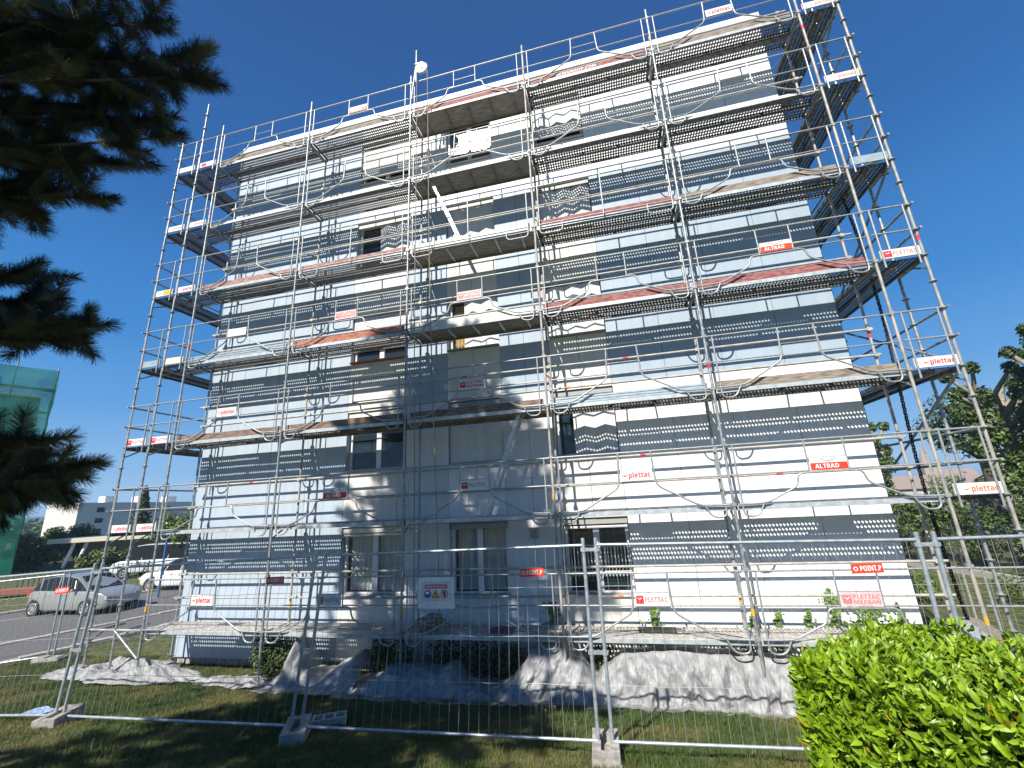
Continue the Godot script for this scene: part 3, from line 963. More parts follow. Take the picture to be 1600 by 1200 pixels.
# red square with a white tick and a capital word
func brand_up(o: Node, c: Vector3, w: float, mat: Material, second := "") -> void:
	var q := w * 0.24
	var b := MB.new()
	b.bb(Vector3(c.x - w * 0.5, c.y - q * 0.5, c.z - 0.001), Vector3(c.x - w * 0.5 + q, c.y + q * 0.5, c.z + 0.001))
	part("red_square", b.mesh(), mat, o)
	b = MB.new()
	var cx := c.x - w * 0.5 + q * 0.5
	b.quad(Vector3(cx - q * 0.32, c.y + q * 0.2, c.z + 0.003), Vector3(cx, c.y - q * 0.04, c.z + 0.003), Vector3(cx, c.y + q * 0.1, c.z + 0.003), Vector3(cx - q * 0.32, c.y + q * 0.26, c.z + 0.003))
	b.quad(Vector3(cx, c.y - q * 0.04, c.z + 0.003), Vector3(cx + q * 0.32, c.y + q * 0.26, c.z + 0.003), Vector3(cx + q * 0.26, c.y + q * 0.3, c.z + 0.003), Vector3(cx, c.y + q * 0.1, c.z + 0.003))
	part("bird_mark", b.mesh(), M.white_print, o)
	var tc := c.x - w * 0.5 + q + (w * 0.74) * 0.5 + 0.01
	if second == "":
		lettering("PLETTAC", w * 0.15, mat, o, Vector3(tc, c.y, c.z), false, "Droid Sans", w * 0.72)
	else:
		lettering("PLETTAC", w * 0.12, mat, o, Vector3(tc, c.y + w * 0.075, c.z), true, "Droid Sans", w * 0.7)
		lettering(second, w * 0.11, mat, o, Vector3(tc, c.y - w * 0.075, c.z), true, "Droid Sans", w * 0.7)

func make_signs() -> void:
	var ords := ["lowest", "second", "third", "fourth", "fifth", "sixth", "topmost"]
	var bays := ["street-corner bay", "second bay", "hoist bay", "fourth bay", "hedge-end bay"]
	var list := [[6, 1, "ALTRADF"], [6, 4, "low"], [3, 0, "blank"], [3, 1, "MEFF"], [3, 2, "MEFF"], [3, 4, "ALTRAD"], [2, 0, "low"], [2, 2, "MEF"], [1, 1, "ALTRAD"], [1, 2, "up"], [1, 3, "low"], [1, 4, "ALTRAD"], [0, 0, "low"], [0, 1, "up"], [0, 3, "up"], [0, 4, "MEFF"]]
	var look := {"ALTRADF": "faded sign with red lower half", "low": "white sign with red lower-case word", "blank": "blank white sign", "MEFF": "faded pink sign with two red words", "MEF": "white sign with two red words", "ALTRAD": "white and red sign with white capital letters", "up": "white sign with red square and capital word"}
	var bm := MB.new()
	bm.cbox(Vector3.ZERO, Vector3(0.54, 0.20, 0.008), 0.002)
	var bmesh := bm.mesh()
	for e in list:
		var y: float = e[0] * 2.0 + 0.595
		var o := thing("guardrail_sign", "%s on %s deck guardrail, %s" % [look[e[2]], ords[e[0]], bays[e[1]]], "sign", Vector3(e[1] * 3.0 + 1.5, y, 0.062), "name boards on the guardrails")
		o.rotation.z = rng.randf_range(-0.012, 0.012)
		var base: Material = M.sign_white
		if e[2] in ["MEFF", "ALTRADF"]: base = M.sign_pink
		part("board", bmesh, base, o)
		match e[2]:
			"blank": pass
			"low": brand_low(o, Vector3(0.0, 0, 0.006), 0.095, M.red)
			"up": brand_up(o, Vector3(0.0, 0, 0.006), 0.5, M.red)
			"MEF": brand_up(o, Vector3(0.0, 0, 0.006), 0.5, M.red, "MEFRAN")
			"MEFF": brand_up(o, Vector3(0.0, 0, 0.006), 0.5, M.red_faded, "MEFRAN")
			_:
				var rm: Material = M.red_bright if e[2] == "ALTRAD" else M.red_faded
				var b := MB.new()
				b.bb(Vector3(-0.265, -0.097, 0.004), Vector3(0.265, 0.015, 0.006))
				part("red_field", b.mesh(), rm, o)
				lettering("ALTRAD", 0.07, M.white_print, o, Vector3(-0.03, -0.04, 0.0075), true, "Droid Sans", 0.34)
				b = MB.new()
				b.quad(Vector3(-0.13, 0.075, 0.006), Vector3(0.0, 0.025, 0.006), Vector3(0.0, 0.045, 0.006), Vector3(-0.13, 0.085, 0.006))
				b.quad(Vector3(0.0, 0.025, 0.006), Vector3(0.13, 0.075, 0.006), Vector3(0.13, 0.085, 0.006), Vector3(0.0, 0.045, 0.006))
				part("bird_mark", b.mesh(), M.grey_frame, o)
	print("signs ok")

# ------------------------------------------------------------------ loose things on the scaffolding
func ladder(called_label: String, a: Vector3, b: Vector3) -> void:
	var o := thing("ladder", called_label, "ladder", b)
	var t := a - b
	for s in [-1.0, 1.0]:
		var m := MB.new()
		var off := Vector3(0, 0, 0.16 * s)
		var ax := t.normalized()
		m.box(t * 0.5 + off, Vector3(0.06, t.length(), 0.025), Basis(Vector3(ax.y, -ax.x, 0).normalized(), ax, Vector3(0, 0, 1)))
		part("stile", m.mesh(), M.alu, o)
	var nr := int(t.length() / 0.27)
	for k in nr:
		var m := MB.new()
		var p := t * ((k + 0.6) / nr)
		m.tube(p + Vector3(0, 0, -0.148), p + Vector3(0, 0, 0.148), 0.014)
		part("rung", m.mesh(), M.alu, o)

func make_site_things() -> void:
	ladder("aluminium ladder leaning between the second and third deck", Vector3(8.42, 4.0, -0.33), Vector3(7.62, 2.0, -0.33))
	ladder("aluminium ladder hanging under the sixth deck", Vector3(6.5, 10.0, -0.33), Vector3(7.28, 8.0, -0.33))
	# hoist wheel on an extra pole above the top deck
	var h := thing("pulley_hoist", "white pulley wheel on a pole above the top deck", "pulley", Vector3(6.2, 13.0, 0.09))
	var b := MB.new()
	b.tube(Vector3(0, -0.1, 0), Vector3(0, 1.0, 0), 0.024, 10)
	b.tube(Vector3(-0.15, -0.55, -0.05), Vector3(0.0, 0.55, 0), 0.024, 10)
	part("pole", b.mesh(), M.steel, h)
	b = MB.new()
	b.disc(Vector3(0.16, 0.3, 0.03), Vector3(0, 0, 1), 0.15, 0.03, 24)
	b.disc(Vector3(0.16, 0.3, 0.055), Vector3(0, 0, 1), 0.165, 0.012, 24)
	b.disc(Vector3(0.16, 0.3, 0.005), Vector3(0, 0, 1), 0.165, 0.012, 24)
	part("wheel", b.mesh(), M.coping, h)
	b = MB.new()
	b.box(Vector3(0.10, 0.46, 0.03), Vector3(0.22, 0.03, 0.08))
	b.disc(Vector3(0.16, 0.3, 0.068), Vector3(0, 0, 1), 0.03, 0.02, 12)
	part("bracket", b.mesh(), M.steel, h)
	# hoist rope, two falls
	var r := MB.new()
	var p1 := []; var p2 := []
	for k in 24:
		var t := k / 23.0
		p1.append(Vector3(lerpf(6.22, 6.30, t) + 0.012 * sin(t * 9.0), lerpf(13.3, 0.25, t), 0.12))
		p2.append(Vector3(lerpf(6.50, 6.78, t) + 0.02 * sin(t * 7.0 + 1.0), lerpf(13.3, 0.1, t), 0.12 + 0.03 * sin(t * 5.0)))
	r.path(p1, 0.010, 6); r.path(p2, 0.011, 6)
	solo("hoist_rope", r.mesh(), M.rope, "brown hoist rope hanging from the pulley down to the lowest deck", "rope")
	# coil of rope on the lowest deck
	var cl := MB.new()
	for k in 9:
		var pts := []
		var rr := rng.randf_range(0.16, 0.32)
		var cx := rng.randf_range(-0.1, 0.1); var cy := 0.03 + k * 0.026
		var tilt := rng.randf_range(-0.35, 0.35)
		rr *= 1.0 - k * 0.06
		for j in 25:
			var a := TAU * j / 24.0
			pts.append(Vector3(cx + cos(a) * rr, cy + sin(a) * rr * tilt * 0.4 + 0.015 * sin(a * 3.0 + k), sin(a) * rr * 0.7))
		cl.path(pts, 0.014, 6, false)
	for k in 5:
		var x := -0.3 + k * 0.05
		cl.path([Vector3(x, 0.1, 0.12), Vector3(x - 0.05, 0.06, 0.27), Vector3(x - 0.09 + 0.04 * sin(k * 2.0), -0.15, 0.3), Vector3(x - 0.06, -0.1 - 0.04 * k, 0.31)], 0.012, 6)
	var co := solo("rope_coil", cl.mesh(), M.rope, "coil of brown rope heaped on the lowest deck beside a standard", "rope")
	co.position = Vector3(6.48, 0.02, -0.3)
	# black cable hanging along the corner at the hedge end
	var cb := MB.new()
	for s in 3:
		var pts := []
		for k in 300:
			var t := k / 299.0
			var a := t * 150.0 + s * TAU / 3.0
			pts.append(Vector3(cos(a) * 0.018 + 0.08 * sin(t * 6.0), lerpf(8.1, 0.1, t), sin(a) * 0.018))
		cb.path(pts, 0.011, 5)
	var cbo := solo("hanging_cable", cb.mesh(), M.black, "twisted black cable hanging down beside the corner standards at the hedge end", "cable")
	cbo.position = Vector3(15.32, 0.0, -0.9)
	# small dark flat items left on the lowest deck
	var fl := MB.new()
	fl.cbox(Vector3(0, 0.01, 0), Vector3(0.62, 0.02, 0.3), 0.004)
	var f := solo("rubber_mat", fl.mesh(), M.black, "thin black mat lying on the lowest deck near the climbing ivy", "mat")
	f.position = Vector3(10.55, 0.008, -0.45)
	var cab := MB.new()
	var cp := []
	for k in 30:
		var t := k / 29.0
		cp.append(Vector3(9.2 + t * 2.6, 0.015 + 0.02 * absf(sin(t * 5.0)), -0.1 - 0.25 * sin(t * 3.2) - 0.05 * sin(t * 17.0)))
	cab.path(cp, 0.008, 6)
	solo("power_cable", cab.mesh(), M.black, "thin black cable trailing along the lowest deck", "cable")
	print("site ok")

# ------------------------------------------------------------------ site fence
func make_fence() -> void:
	var Z := 2.56
	var posts := [[Vector3(-1.8, -0.55, Z + 0.1), Vector3(-1.7, 1.42, Z + 0.1)], [Vector3(1.94, -0.41, Z), Vector3(2.14, 1.59, Z)], [Vector3(5.90, -0.34, Z), Vector3(6.10, 1.69, Z)], [Vector3(9.73, -0.28, Z), Vector3(9.75, 1.73, Z)], [Vector3(13.12, -0.2, Z), Vector3(13.16, 1.69, Z)], [Vector3(16.9, -0.1, Z), Vector3(16.9, 1.72, Z)]]
	var names := ["half out of view in front of the silver car", "in front of the street corner of the scaffolding", "carrying the white safety notice", "between the paired posts and the green hedge", "behind the green hedge"]
	var signx := [0.87, 0.85, 0.82, 0.84, -1.0]
	for k in 5:
		var g := 0.075
		var bl: Vector3 = posts[k][0] + Vector3(g, 0, 0); var tl: Vector3 = posts[k][1] + Vector3(g, 0, 0)
		var br: Vector3 = posts[k + 1][0] - Vector3(g, 0, 0); var tr: Vector3 = posts[k + 1][1] - Vector3(g, 0, 0)
		var at := bl
		var o := thing("site_fence", "galvanised mesh site fence %s" % names[k], "fence", at, "mobile site fence panels")
		var P := func(u: float, w: float) -> Vector3: return bl.lerp(br, u).lerp(tl.lerp(tr, u), w) - at
		for u in [0.0, 1.0]:
			var b := MB.new()
			b.tube(P.call(u, -0.05), P.call(u, 1.025), 0.021, 10)
			part("post", b.mesh(), M.fence_steel, o)
		for w in [0.0, 0.985]:
			var b := MB.new()
			b.tube(P.call(0.0, w), P.call(1.0, w), 0.0175, 8)
			part("rail", b.mesh(), M.fence_steel, o)
		var wm := MB.new()
		var n := 30
		for j in range(1, n):
			var u := float(j) / n
			var q: Vector3 = Vector3(0.004 * sin(j * 1.7 + k), 0, 0)
			wm.tube(P.call(u, 0.0), P.call(u, 0.985) + q, 0.0021, 4)
		for w in [0.26, 0.5, 0.76]:
			var pts := []
			for j in 13: pts.append(P.call(j / 12.0, w + 0.002 * sin(j * 2.1)) + Vector3(0, 0, 0.004))
			wm.path(pts, 0.0024, 4)
		part("wire_mesh", wm.mesh(), M.wire, o)
		if signx[k] > 0.0:
			var c: Vector3 = P.call(signx[k], 0.845) + at
			var sg := thing("fence_sign", "small red sign tied to fence %s" % names[k], "sign", c + Vector3(0, 0, 0.03), "red boards on the fence")
			sg.rotation.z = [0.08, 0.03, 0.02, 0.03, 0][k]
			var b := MB.new()
			b.cbox(Vector3.ZERO, Vector3(0.285, 0.092, 0.006), 0.001)
			part("board", b.mesh(), M.red_bright, sg)
			lettering("POINT.P", 0.052, M.white_print, sg, Vector3(0.03, 0, 0.0045), true, "Droid Sans", 0.19)
			b = MB.new()
			for a in 12:
				var a0 := TAU * a / 12.0; var a1 := TAU * (a + 1) / 12.0
				b.quad(Vector3(-0.105 + 0.013 * cos(a0), 0.013 * sin(a0), 0.0045), Vector3(-0.105 + 0.022 * cos(a0), 0.022 * sin(a0), 0.0045), Vector3(-0.105 + 0.022 * cos(a1), 0.022 * sin(a1), 0.0045), Vector3(-0.105 + 0.013 * cos(a1), 0.013 * sin(a1), 0.0045))
			part("round_mark", b.mesh(), M.white_print, sg)
	# clamps joining the panels, and the concrete feet
	var feet := ["near the lawn edge by the crumpled sheet", "under the paired posts in the pine shade", "sunlit before the draped sheet", "half hidden by the green hedge"]
	for k in range(1, 5):
		var c: Vector3 = posts[k][0].lerp(posts[k][1], 0.5) 
		for w in [0.96, 0.42]:
			var m := MB.new()
			var p: Vector3 = posts[k][0].lerp(posts[k][1], w)
			m.box(p, Vector3(0.22, 0.035, 0.03))
			m.disc(p + Vector3(-0.075, 0, 0), Vector3.UP, 0.029, 0.05, 10)
			m.disc(p + Vector3(0.075, 0, 0), Vector3.UP, 0.029, 0.05, 10)
			solo("fence_clamp", m.mesh(), M.fence_steel, "%s clamp on fence posts whose foot is %s" % ["upper" if w > 0.9 else "lower", feet[k - 1]], "clamp", "clamps on the fence posts")
		var f := MB.new()
		var g0 := gh(posts[k][0].x, Z)
		var base := Vector3(posts[k][0].x, g0, Z)
		f.bb(Vector3(-0.15, -0.02, -0.27), Vector3(0.15, 0.05, 0.27))
		f.bb(Vector3(-0.14, 0.052, -0.26), Vector3(-0.05, 0.14, 0.26))
		f.bb(Vector3(0.05, 0.052, -0.26), Vector3(0.14, 0.14, 0.26))
		f.bb(Vector3(-0.048, 0.052, 0.18), Vector3(0.048, 0.135, 0.26))
		f.bb(Vector3(-0.048, 0.052, -0.26), Vector3(0.048, 0.135, -0.18))
		var fo := solo("concrete_foot", f.mesh(), M.concrete, "grey concrete fence foot %s" % feet[k - 1], "fence foot", "concrete feet of the fence")
		fo.position = base
		fo.rotation.y = [0.35, 0.5, 0.05, 0.0][k - 1]
	# second run of the fence, along the kerb beyond the scaffold corner
	var back := [[Vector3(-8.2, 0, 0.9), Vector3(-4.47, 0, -1.22)], [Vector3(-4.35, 0, -1.27), Vector3(-3.55, 0, -4.8)]]
	var bn := ["standing along the kerb in front of the road", "running back beside the scaffold corner"]
	for k in 2:
		var a0: Vector3 = back[k][0]; var a1: Vector3 = back[k][1]
		a0.y = gh(a0.x, a0.z) + 0.1; a1.y = gh(a1.x, a1.z) + 0.1
		var o := thing("site_fence", "galvanised mesh site fence %s" % bn[k], "fence", a0, "mobile site fence panels")
		var dv := a1 - a0
		for u in [0.0, 1.0]:
			var b2 := MB.new()
			b2.tube(dv * u + Vector3(0, -0.06, 0), dv * u + Vector3(0, 2.0, 0), 0.021, 8)
			part("post", b2.mesh(), M.fence_steel, o)
		for w in [0.02, 1.95]:
			var b2 := MB.new()
			b2.tube(Vector3(0, w, 0), dv + Vector3(0, w, 0), 0.0175, 8)
			part("rail", b2.mesh(), M.fence_steel, o)
		var wm2 := MB.new()
		for j in range(1, 28): wm2.tube(dv * (j / 28.0) + Vector3(0, 0.02, 0), dv * (j / 28.0) + Vector3(0, 1.95, 0), 0.0021, 4)
		for w in [0.5, 1.0, 1.5]: wm2.tube(Vector3(0, w, 0), dv + Vector3(0, w, 0), 0.0024, 4)
		part("wire_mesh", wm2.mesh(), M.wire, o)
	var blk := MB.new()
	blk.bb(Vector3(-0.36, -0.02, -0.12), Vector3(0.36, 0.11, 0.12))
	blk.bb(Vector3(-0.3, 0.112, -0.09), Vector3(-0.06, 0.135, 0.09))
	blk.bb(Vector3(0.06, 0.112, -0.09), Vector3(0.3, 0.135, 0.09))
	var bk := solo("concrete_foot", blk.mesh(), M.concrete, "pale concrete fence foot at the grass edge by the road", "fence foot", "concrete feet of the fence")
	bk.position = Vector3(-4.2, gh(-4.2, -1.1), -1.1)
	bk.rotation.y = 0.15
	# hollow block lying in the grass: frame with two cross webs
	var hb := MB.new()
	for zz2 in [-0.09, 0.09]: hb.bb(Vector3(-0.22, 0, zz2 - 0.014), Vector3(0.22, 0.1, zz2 + 0.014))
	for xx in [-0.205, -0.07, 0.07, 0.205]: hb.bb(Vector3(xx - 0.014, 0.001, -0.0755), Vector3(xx + 0.014, 0.099, 0.0755))
	var hbo := solo("hollow_block", hb.mesh(), M.kerb, "pale hollow concrete block lying behind the shaded fence foot", "block")
	hbo.position = Vector3(5.95, gh(5.95, 1.95) + 0.01, 1.95)
	hbo.rotation.y = 0.5
	# scraps
	var scraps := [[Vector3(0.95, 0, 2.2), 0.2, flat(lin(0.30, 0.40, 0.62), 0.5), "crumpled blue and white wrapper in the grass by the fence rail"], [Vector3(6.4, 0, 2.2), 0.06, M.sign_white, "small white paper scrap in the shaded grass"], [Vector3(7.85, 0, -0.3), 0.22, flat(lin(0.22, 0.08, 0.20), 0.8), "purple cloth crumpled on the lowest deck"]]
	for sc in scraps:
		var nz := FastNoiseLite.new(); nz.seed = int(sc[1] * 100.0); nz.frequency = 3.0
		var sr := []
		for i in 12:
			var row := []
			for j in 16:
				var u: float = (j / 15.0 - 0.5) * 2.0 * sc[1]; var w: float = (i / 11.0 - 0.5) * 1.1 * sc[1]
				row.append(Vector3(u + 0.2 * sc[1] * nz.get_noise_2d(w * 9.0, u * 3.0), 0.012 + sc[1] * 0.22 * (1.0 - 2.0 * absf(nz.get_noise_2d(u * 3.0 / sc[1] * 0.25, w * 3.0 / sc[1] * 0.25))) * (1.0 - absf(u / sc[1]) * 0.6), w))
			sr.append(row)
		sr.reverse()
		var sm := MB.new()
		sm.grid(sr)
		var so := solo("litter_scrap", sm.mesh(), sc[2], sc[3], "litter")
		var sp: Vector3 = sc[0]
		sp.y = gh(sp.x, sp.z) + 0.02 if sp.z > 0.0 else 0.012
		so.position = sp
	# safety notice
	var sn := thing("safety_notice", "white safety notice with red bar and three pictograms tied to the fence", "sign", Vector3(7.80, 1.19, Z + 0.03))
	var b := MB.new()
	var rows := []
	for r in 9:
		var row := []
		for c in 13:
			var u := c / 12.0 - 0.5; var w := r / 8.0 - 0.5
			row.append(Vector3(u * (0.47 + 0.02 * (0.5 - w)), w * 0.36, 0.008 * sin(u * 7.0 + 1.0) * (0.5 - w) + 0.004 * cos(w * 6.0)))
		rows.append(row)
	b.grid(rows)
	part("sheet", b.mesh(), M.sign_white, sn)
	var zz := 0.016
	b = MB.new()
	b.bb(Vector3(-0.145, 0.055, zz - 0.002), Vector3(0.155, 0.10, zz))
	part("red_bar", b.mesh(), M.red, sn)
	lettering("CHANTIER INTERDIT AU PUBLIC", 0.022, M.white_print, sn, Vector3(0.005, 0.077, zz + 0.002), true, "Droid Sans", 0.27)
	b = MB.new()
	b.disc(Vector3(-0.11, -0.01, zz), Vector3(0, 0, 1), 0.046, 0.003, 28)
	part("blue_disc", b.mesh(), M.blue_print, sn)
	b = MB.new()
	for a in 10:
		var a0 := PI * a / 10.0; var a1 := PI * (a + 1) / 10.0
		b.tri(Vector3(-0.11, -0.008, zz + 0.003), Vector3(-0.11 + 0.03 * cos(a0), -0.008 + 0.03 * sin(a0), zz + 0.003), Vector3(-0.11 + 0.03 * cos(a1), -0.008 + 0.03 * sin(a1), zz + 0.003))
	part("helmet_mark", b.mesh(), M.white_print, sn)
	b = MB.new()
	b.tri(Vector3(-0.052, -0.055, zz), Vector3(0.052, -0.055, zz), Vector3(0, 0.042, zz))
	part("triangle_edge", b.mesh(), M.black, sn)
	b = MB.new()
	b.tri(Vector3(-0.04, -0.048, zz + 0.002), Vector3(0.04, -0.048, zz + 0.002), Vector3(0, 0.027, zz + 0.002))
	part("yellow_triangle", b.mesh(), M.yellow_tape, sn)
	b = MB.new()
	b.bb(Vector3(-0.004, -0.028, zz + 0.002), Vector3(0.004, 0.005, zz + 0.004))
	b.bb(Vector3(-0.004, -0.042, zz + 0.002), Vector3(0.004, -0.034, zz + 0.004))
	part("exclamation_mark", b.mesh(), M.black, sn)
	b = MB.new()
	for a in 24:
		var a0 := TAU * a / 24.0; var a1 := TAU * (a + 1) / 24.0
		b.quad(Vector3(0.115 + 0.038 * cos(a0), -0.01 + 0.038 * sin(a0), zz), Vector3(0.115 + 0.047 * cos(a0), -0.01 + 0.047 * sin(a0), zz), Vector3(0.115 + 0.047 * cos(a1), -0.01 + 0.047 * sin(a1), zz), Vector3(0.115 + 0.038 * cos(a1), -0.01 + 0.038 * sin(a1), zz))
	b.box(Vector3(0.115, -0.01, zz + 0.003), Vector3(0.08, 0.009, 0.001), Basis(Vector3(0, 0, 1), -PI / 4))
	part("red_ring", b.mesh(), M.red, sn)
	b = MB.new()
	b.box(Vector3(0.118, -0.018, zz), Vector3(0.024, 0.03, 0.002))
	for q in 4: b.box(Vector3(0.109 + q * 0.006, 0.008, zz), Vector3(0.0045, 0.028, 0.002))
	part("hand_mark", b.mesh(), M.black, sn)
	b = MB.new()
	for q in 22:
		var x := -0.175 + q * 0.0168
		b.bb(Vector3(x, 0.117, zz - 0.002), Vector3(x + 0.009, 0.122, zz))
		b.bb(Vector3(x, -0.08, zz - 0.002), Vector3(x + 0.009, -0.075, zz))
	for q in 11:
		var y := -0.07 + q * 0.017
		b.bb(Vector3(-0.18, y, zz - 0.002), Vector3(-0.175, y + 0.009, zz))
		b.bb(Vector3(0.19, y, zz - 0.002), Vector3(0.195, y + 0.009, zz))
	part("dashed_border", b.mesh(), M.blue_print, sn)
	print("fence ok")

# ------------------------------------------------------------------ plastic sheeting
func crumple(nz: FastNoiseLite, p: Vector3) -> float:
	return (1.0 - 2.0 * absf(nz.get_noise_3d(p.x, p.y, p.z))) + 0.5 * (1.0 - 2.0 * absf(nz.get_noise_3d(p.x * 2.3 + 7.0, p.y * 2.3, p.z * 2.3)))

func drape(label: String, x0: float, x1: float, knots: Array, seed_: int, zfront := 0.2) -> void:
	var cv := Curve.new()
	cv.min_value = 0.0; cv.max_value = 2.0
	for k in knots: cv.add_point(Vector2(k[0], k[1]))
	var nz := FastNoiseLite.new(); nz.seed = seed_; nz.frequency = 0.75; nz.fractal_octaves = 1
	var n2 := FastNoiseLite.new(); n2.seed = seed_ + 9; n2.frequency = 0.9
	var prof := [[-0.75, 0.55], [-0.62, 0.88], [-0.4, 1.0], [-0.16, 0.97], [0.0, 0.78], [0.07, 0.5], [0.13, 0.22], [0.2, 0.04], [0.33, 0.015], [0.46, 0.0]]
	var rows := []
	var nt := 46
	var nx := int((x1 - x0) * 55.0)
	for i in nt:
		var t := float(i) / (nt - 1) * (prof.size() - 1)
		var a := mini(int(t), prof.size() - 2); var f := t - a
		f = f * f * (3.0 - 2.0 * f) * 0.4 + f * 0.6
		var row := []
		for j in nx + 1:
			var u := float(j) / nx
			var x := lerpf(x0, x1, u)
			var H := cv.sample(u)
			var pz: float = lerpf(prof[a][0], prof[a + 1][0], f); var py: float = lerpf(prof[a][1], prof[a + 1][1], f)
			var tt := float(i) / (nt - 1)
			var zz := pz + (zfront - 0.2) * tt + 0.10 * n2.get_noise_2d(x * 1.4, 3.0) * tt
			var y := gh(x, maxf(zz, 0.0)) + H * py
			var fold := 0.55 - 1.5 * absf(n2.get_noise_2d(x * 1.5 + 0.9 * y * sin(x * 1.3), y * 0.7)) + 0.28 * n2.get_noise_2d(x * 5.0 - y * 1.5, y * 1.4 + 9.0)
			zz += (fold - 0.2) * 0.22 * smoothstep(0.25, 0.6, tt) * clampf(H * 1.6, 0.2, 1.0)
			var p := Vector3(x, y, zz)
			var cr := crumple(nz, p * 1.5) - 0.7 + 0.35 * (crumple(nz, p * 5.0) - 0.7)
			y += cr * 0.03 + 0.03
			zz += cr * 0.025
			row.append(Vector3(x + 0.02 * fold, maxf(y, gh(x, maxf(zz, 0.0)) + 0.012), zz))
		rows.append(row)
	rows.reverse()
	var b := MB.new()
	b.grid(rows)
	solo("plastic_sheet", b.mesh(), M.plastic_sheet, label, "plastic sheet", "white plastic sheeting under the scaffolding")

func heap(label: String, c: Vector2, rx: float, rz: float, h: float, seed_: int) -> void:
	var nz := FastNoiseLite.new(); nz.seed = seed_; nz.frequency = 0.8; nz.fractal_octaves = 2
	var n2 := FastNoiseLite.new(); n2.seed = seed_ + 3; n2.frequency = 0.8
	var rows := []
	for i in 40:
		var r := float(i) / 39.0
		var row := []
		for j in 121:
			var a := TAU * (j % 120) / 120.0
			var wob := 1.0 + 0.35 * n2.get_noise_2d(cos(a) * 2.2, sin(a) * 2.2) + 0.12 * n2.get_noise_2d(cos(a) * 9.0, sin(a) * 9.0)
			var x := c.x + cos(a) * rx * r * wob; var z := c.y + sin(a) * rz * r * wob
			var p := Vector3(x, 0, z)
			var cr := crumple(nz, p * 1.2 + Vector3(0, 5, 0)) - 0.6
			var edge := 1.0 - pow(r, 5.0)
			var y := h * (0.55 + 0.6 * n2.get_noise_2d(x * 1.2, z * 1.2)) * (1.0 - r * r) + cr * 0.085 * (0.35 + 0.65 * edge) + 0.05
			row.append(Vector3(x, gh(x, z) + maxf(y, 0.028), z))
		rows.append(row)
	var b := MB.new()
	b.grid(rows)
	solo("plastic_sheet", b.mesh(), M.plastic_sheet, label, "plastic sheet", "white plastic sheeting under the scaffolding")

func make_sheets() -> void:
	heap("crumpled white sheet spread round the scaffold feet at the street corner", Vector2(-0.35, -0.1), 1.95, 0.62, 0.34, 11)
	heap("small crumpled white sheet on the grass beside the bushes", Vector2(2.5, 0.0), 0.95, 0.32, 0.12, 17)
	drape("thin white sheet hung up to the lowest deck beside the clipped bush", 3.2, 5.15, [[0.0, 0.06], [0.13, 0.2], [0.2, 0.62], [0.245, 0.82], [0.3, 0.55], [0.36, 0.22], [0.6, 0.2], [0.8, 0.4], [0.93, 0.55], [1.0, 0.3]], 21)
	drape("shaded white sheet lying in folds in front of the dark shrubs", 5.0, 8.35, [[0.0, 0.06], [0.12, 0.2], [0.22, 0.36], [0.36, 0.34], [0.5, 0.36], [0.57, 0.44], [0.64, 0.18], [0.8, 0.08], [0.92, 0.25], [1.0, 0.4]], 27, 0.35)
	drape("white sheet draped like a hood over a shrub, half in pine shade", 8.1, 9.75, [[0.0, 0.35], [0.2, 0.72], [0.45, 0.8], [0.65, 0.6], [0.85, 0.3], [1.0, 0.05]], 33)
	drape("large sunlit grey-white sheet draped over shrubs beside the hedge", 9.35, 13.6, [[0.0, 0.05], [0.06, 0.45], [0.16, 0.68], [0.35, 0.74], [0.55, 0.68], [0.72, 0.64], [0.9, 0.55], [1.0, 0.2]], 39)
	print("sheets ok")

# ------------------------------------------------------------------ planting
func leaves(b: MB, c: Vector3, r: Vector3, n: int, size: float, c0: Color, c1: Color, shell := 0.35, up := 0.3) -> void:
	for k in n:
		var d := Vector3(rng.randfn(), rng.randfn(), rng.randfn()).normalized()
		var rad := pow(rng.randf(), shell)
		var p := c + d * r * rad
		var nn := (d * Vector3(1.0 / r.x, 1.0 / r.y, 1.0 / r.z).normalized() + Vector3(rng.randfn() * 0.5, up + rng.randfn() * 0.4, rng.randfn() * 0.5)).normalized()
		leaf(b, p, nn, size * rng.randf_range(0.6, 1.3), c0.lerp(c1, rng.randf()))

func leaf(b: MB, p: Vector3, nn: Vector3, s: float, col: Color) -> void:
	var ax := nn.cross(Vector3(rng.randfn(), rng.randfn(), rng.randfn())).normalized()
	var ay := nn.cross(ax)
	b.cur = col
	var i := b.v.size()
	b.vert(p - ax * s * 0.5, nn); b.vert(p + ay * s * 0.32 + nn * s * 0.08, nn); b.vert(p + ax * s * 0.55, nn); b.vert(p - ay * s * 0.32 + nn * s * 0.08, nn)
	b.idx.append_array(PackedInt32Array([i, i + 1, i + 2, i, i + 2, i + 3]))

func bush(called: String, label: String, at: Vector3, blobs: Array, per: int, size: float, c0: Color, c1: Color, group := "", cat := "shrub") -> void:
	var o := thing(called, label, cat, at, group)
	var b := MB.new(); b.use_col = true
	for q in blobs: leaves(b, q[0], q[1], per, size, c0, c1)
	var f := part("foliage", b.mesh(), M.leaf, o)
	f.set_meta("kind", "stuff")
	var s := MB.new()
	for q in blobs:
		for j in 3:
			var tip: Vector3 = q[0] + Vector3(rng.randf_range(-0.4, 0.4), 0.3, rng.randf_range(-0.4, 0.4)) * q[1]
			s.path([Vector3(q[0].x * 0.6 + rng.randf_range(-0.05, 0.05), 0.0, q[0].z * 0.6), (Vector3(q[0].x * 0.6, 0, q[0].z * 0.6) + tip) * 0.5 + Vector3(0.02, 0.02, 0.01), tip], [0.02 * q[1].y + 0.006, 0.014 * q[1].y + 0.004, 0.004], 6)
	part("stem", s.mesh(), M.bark, o)

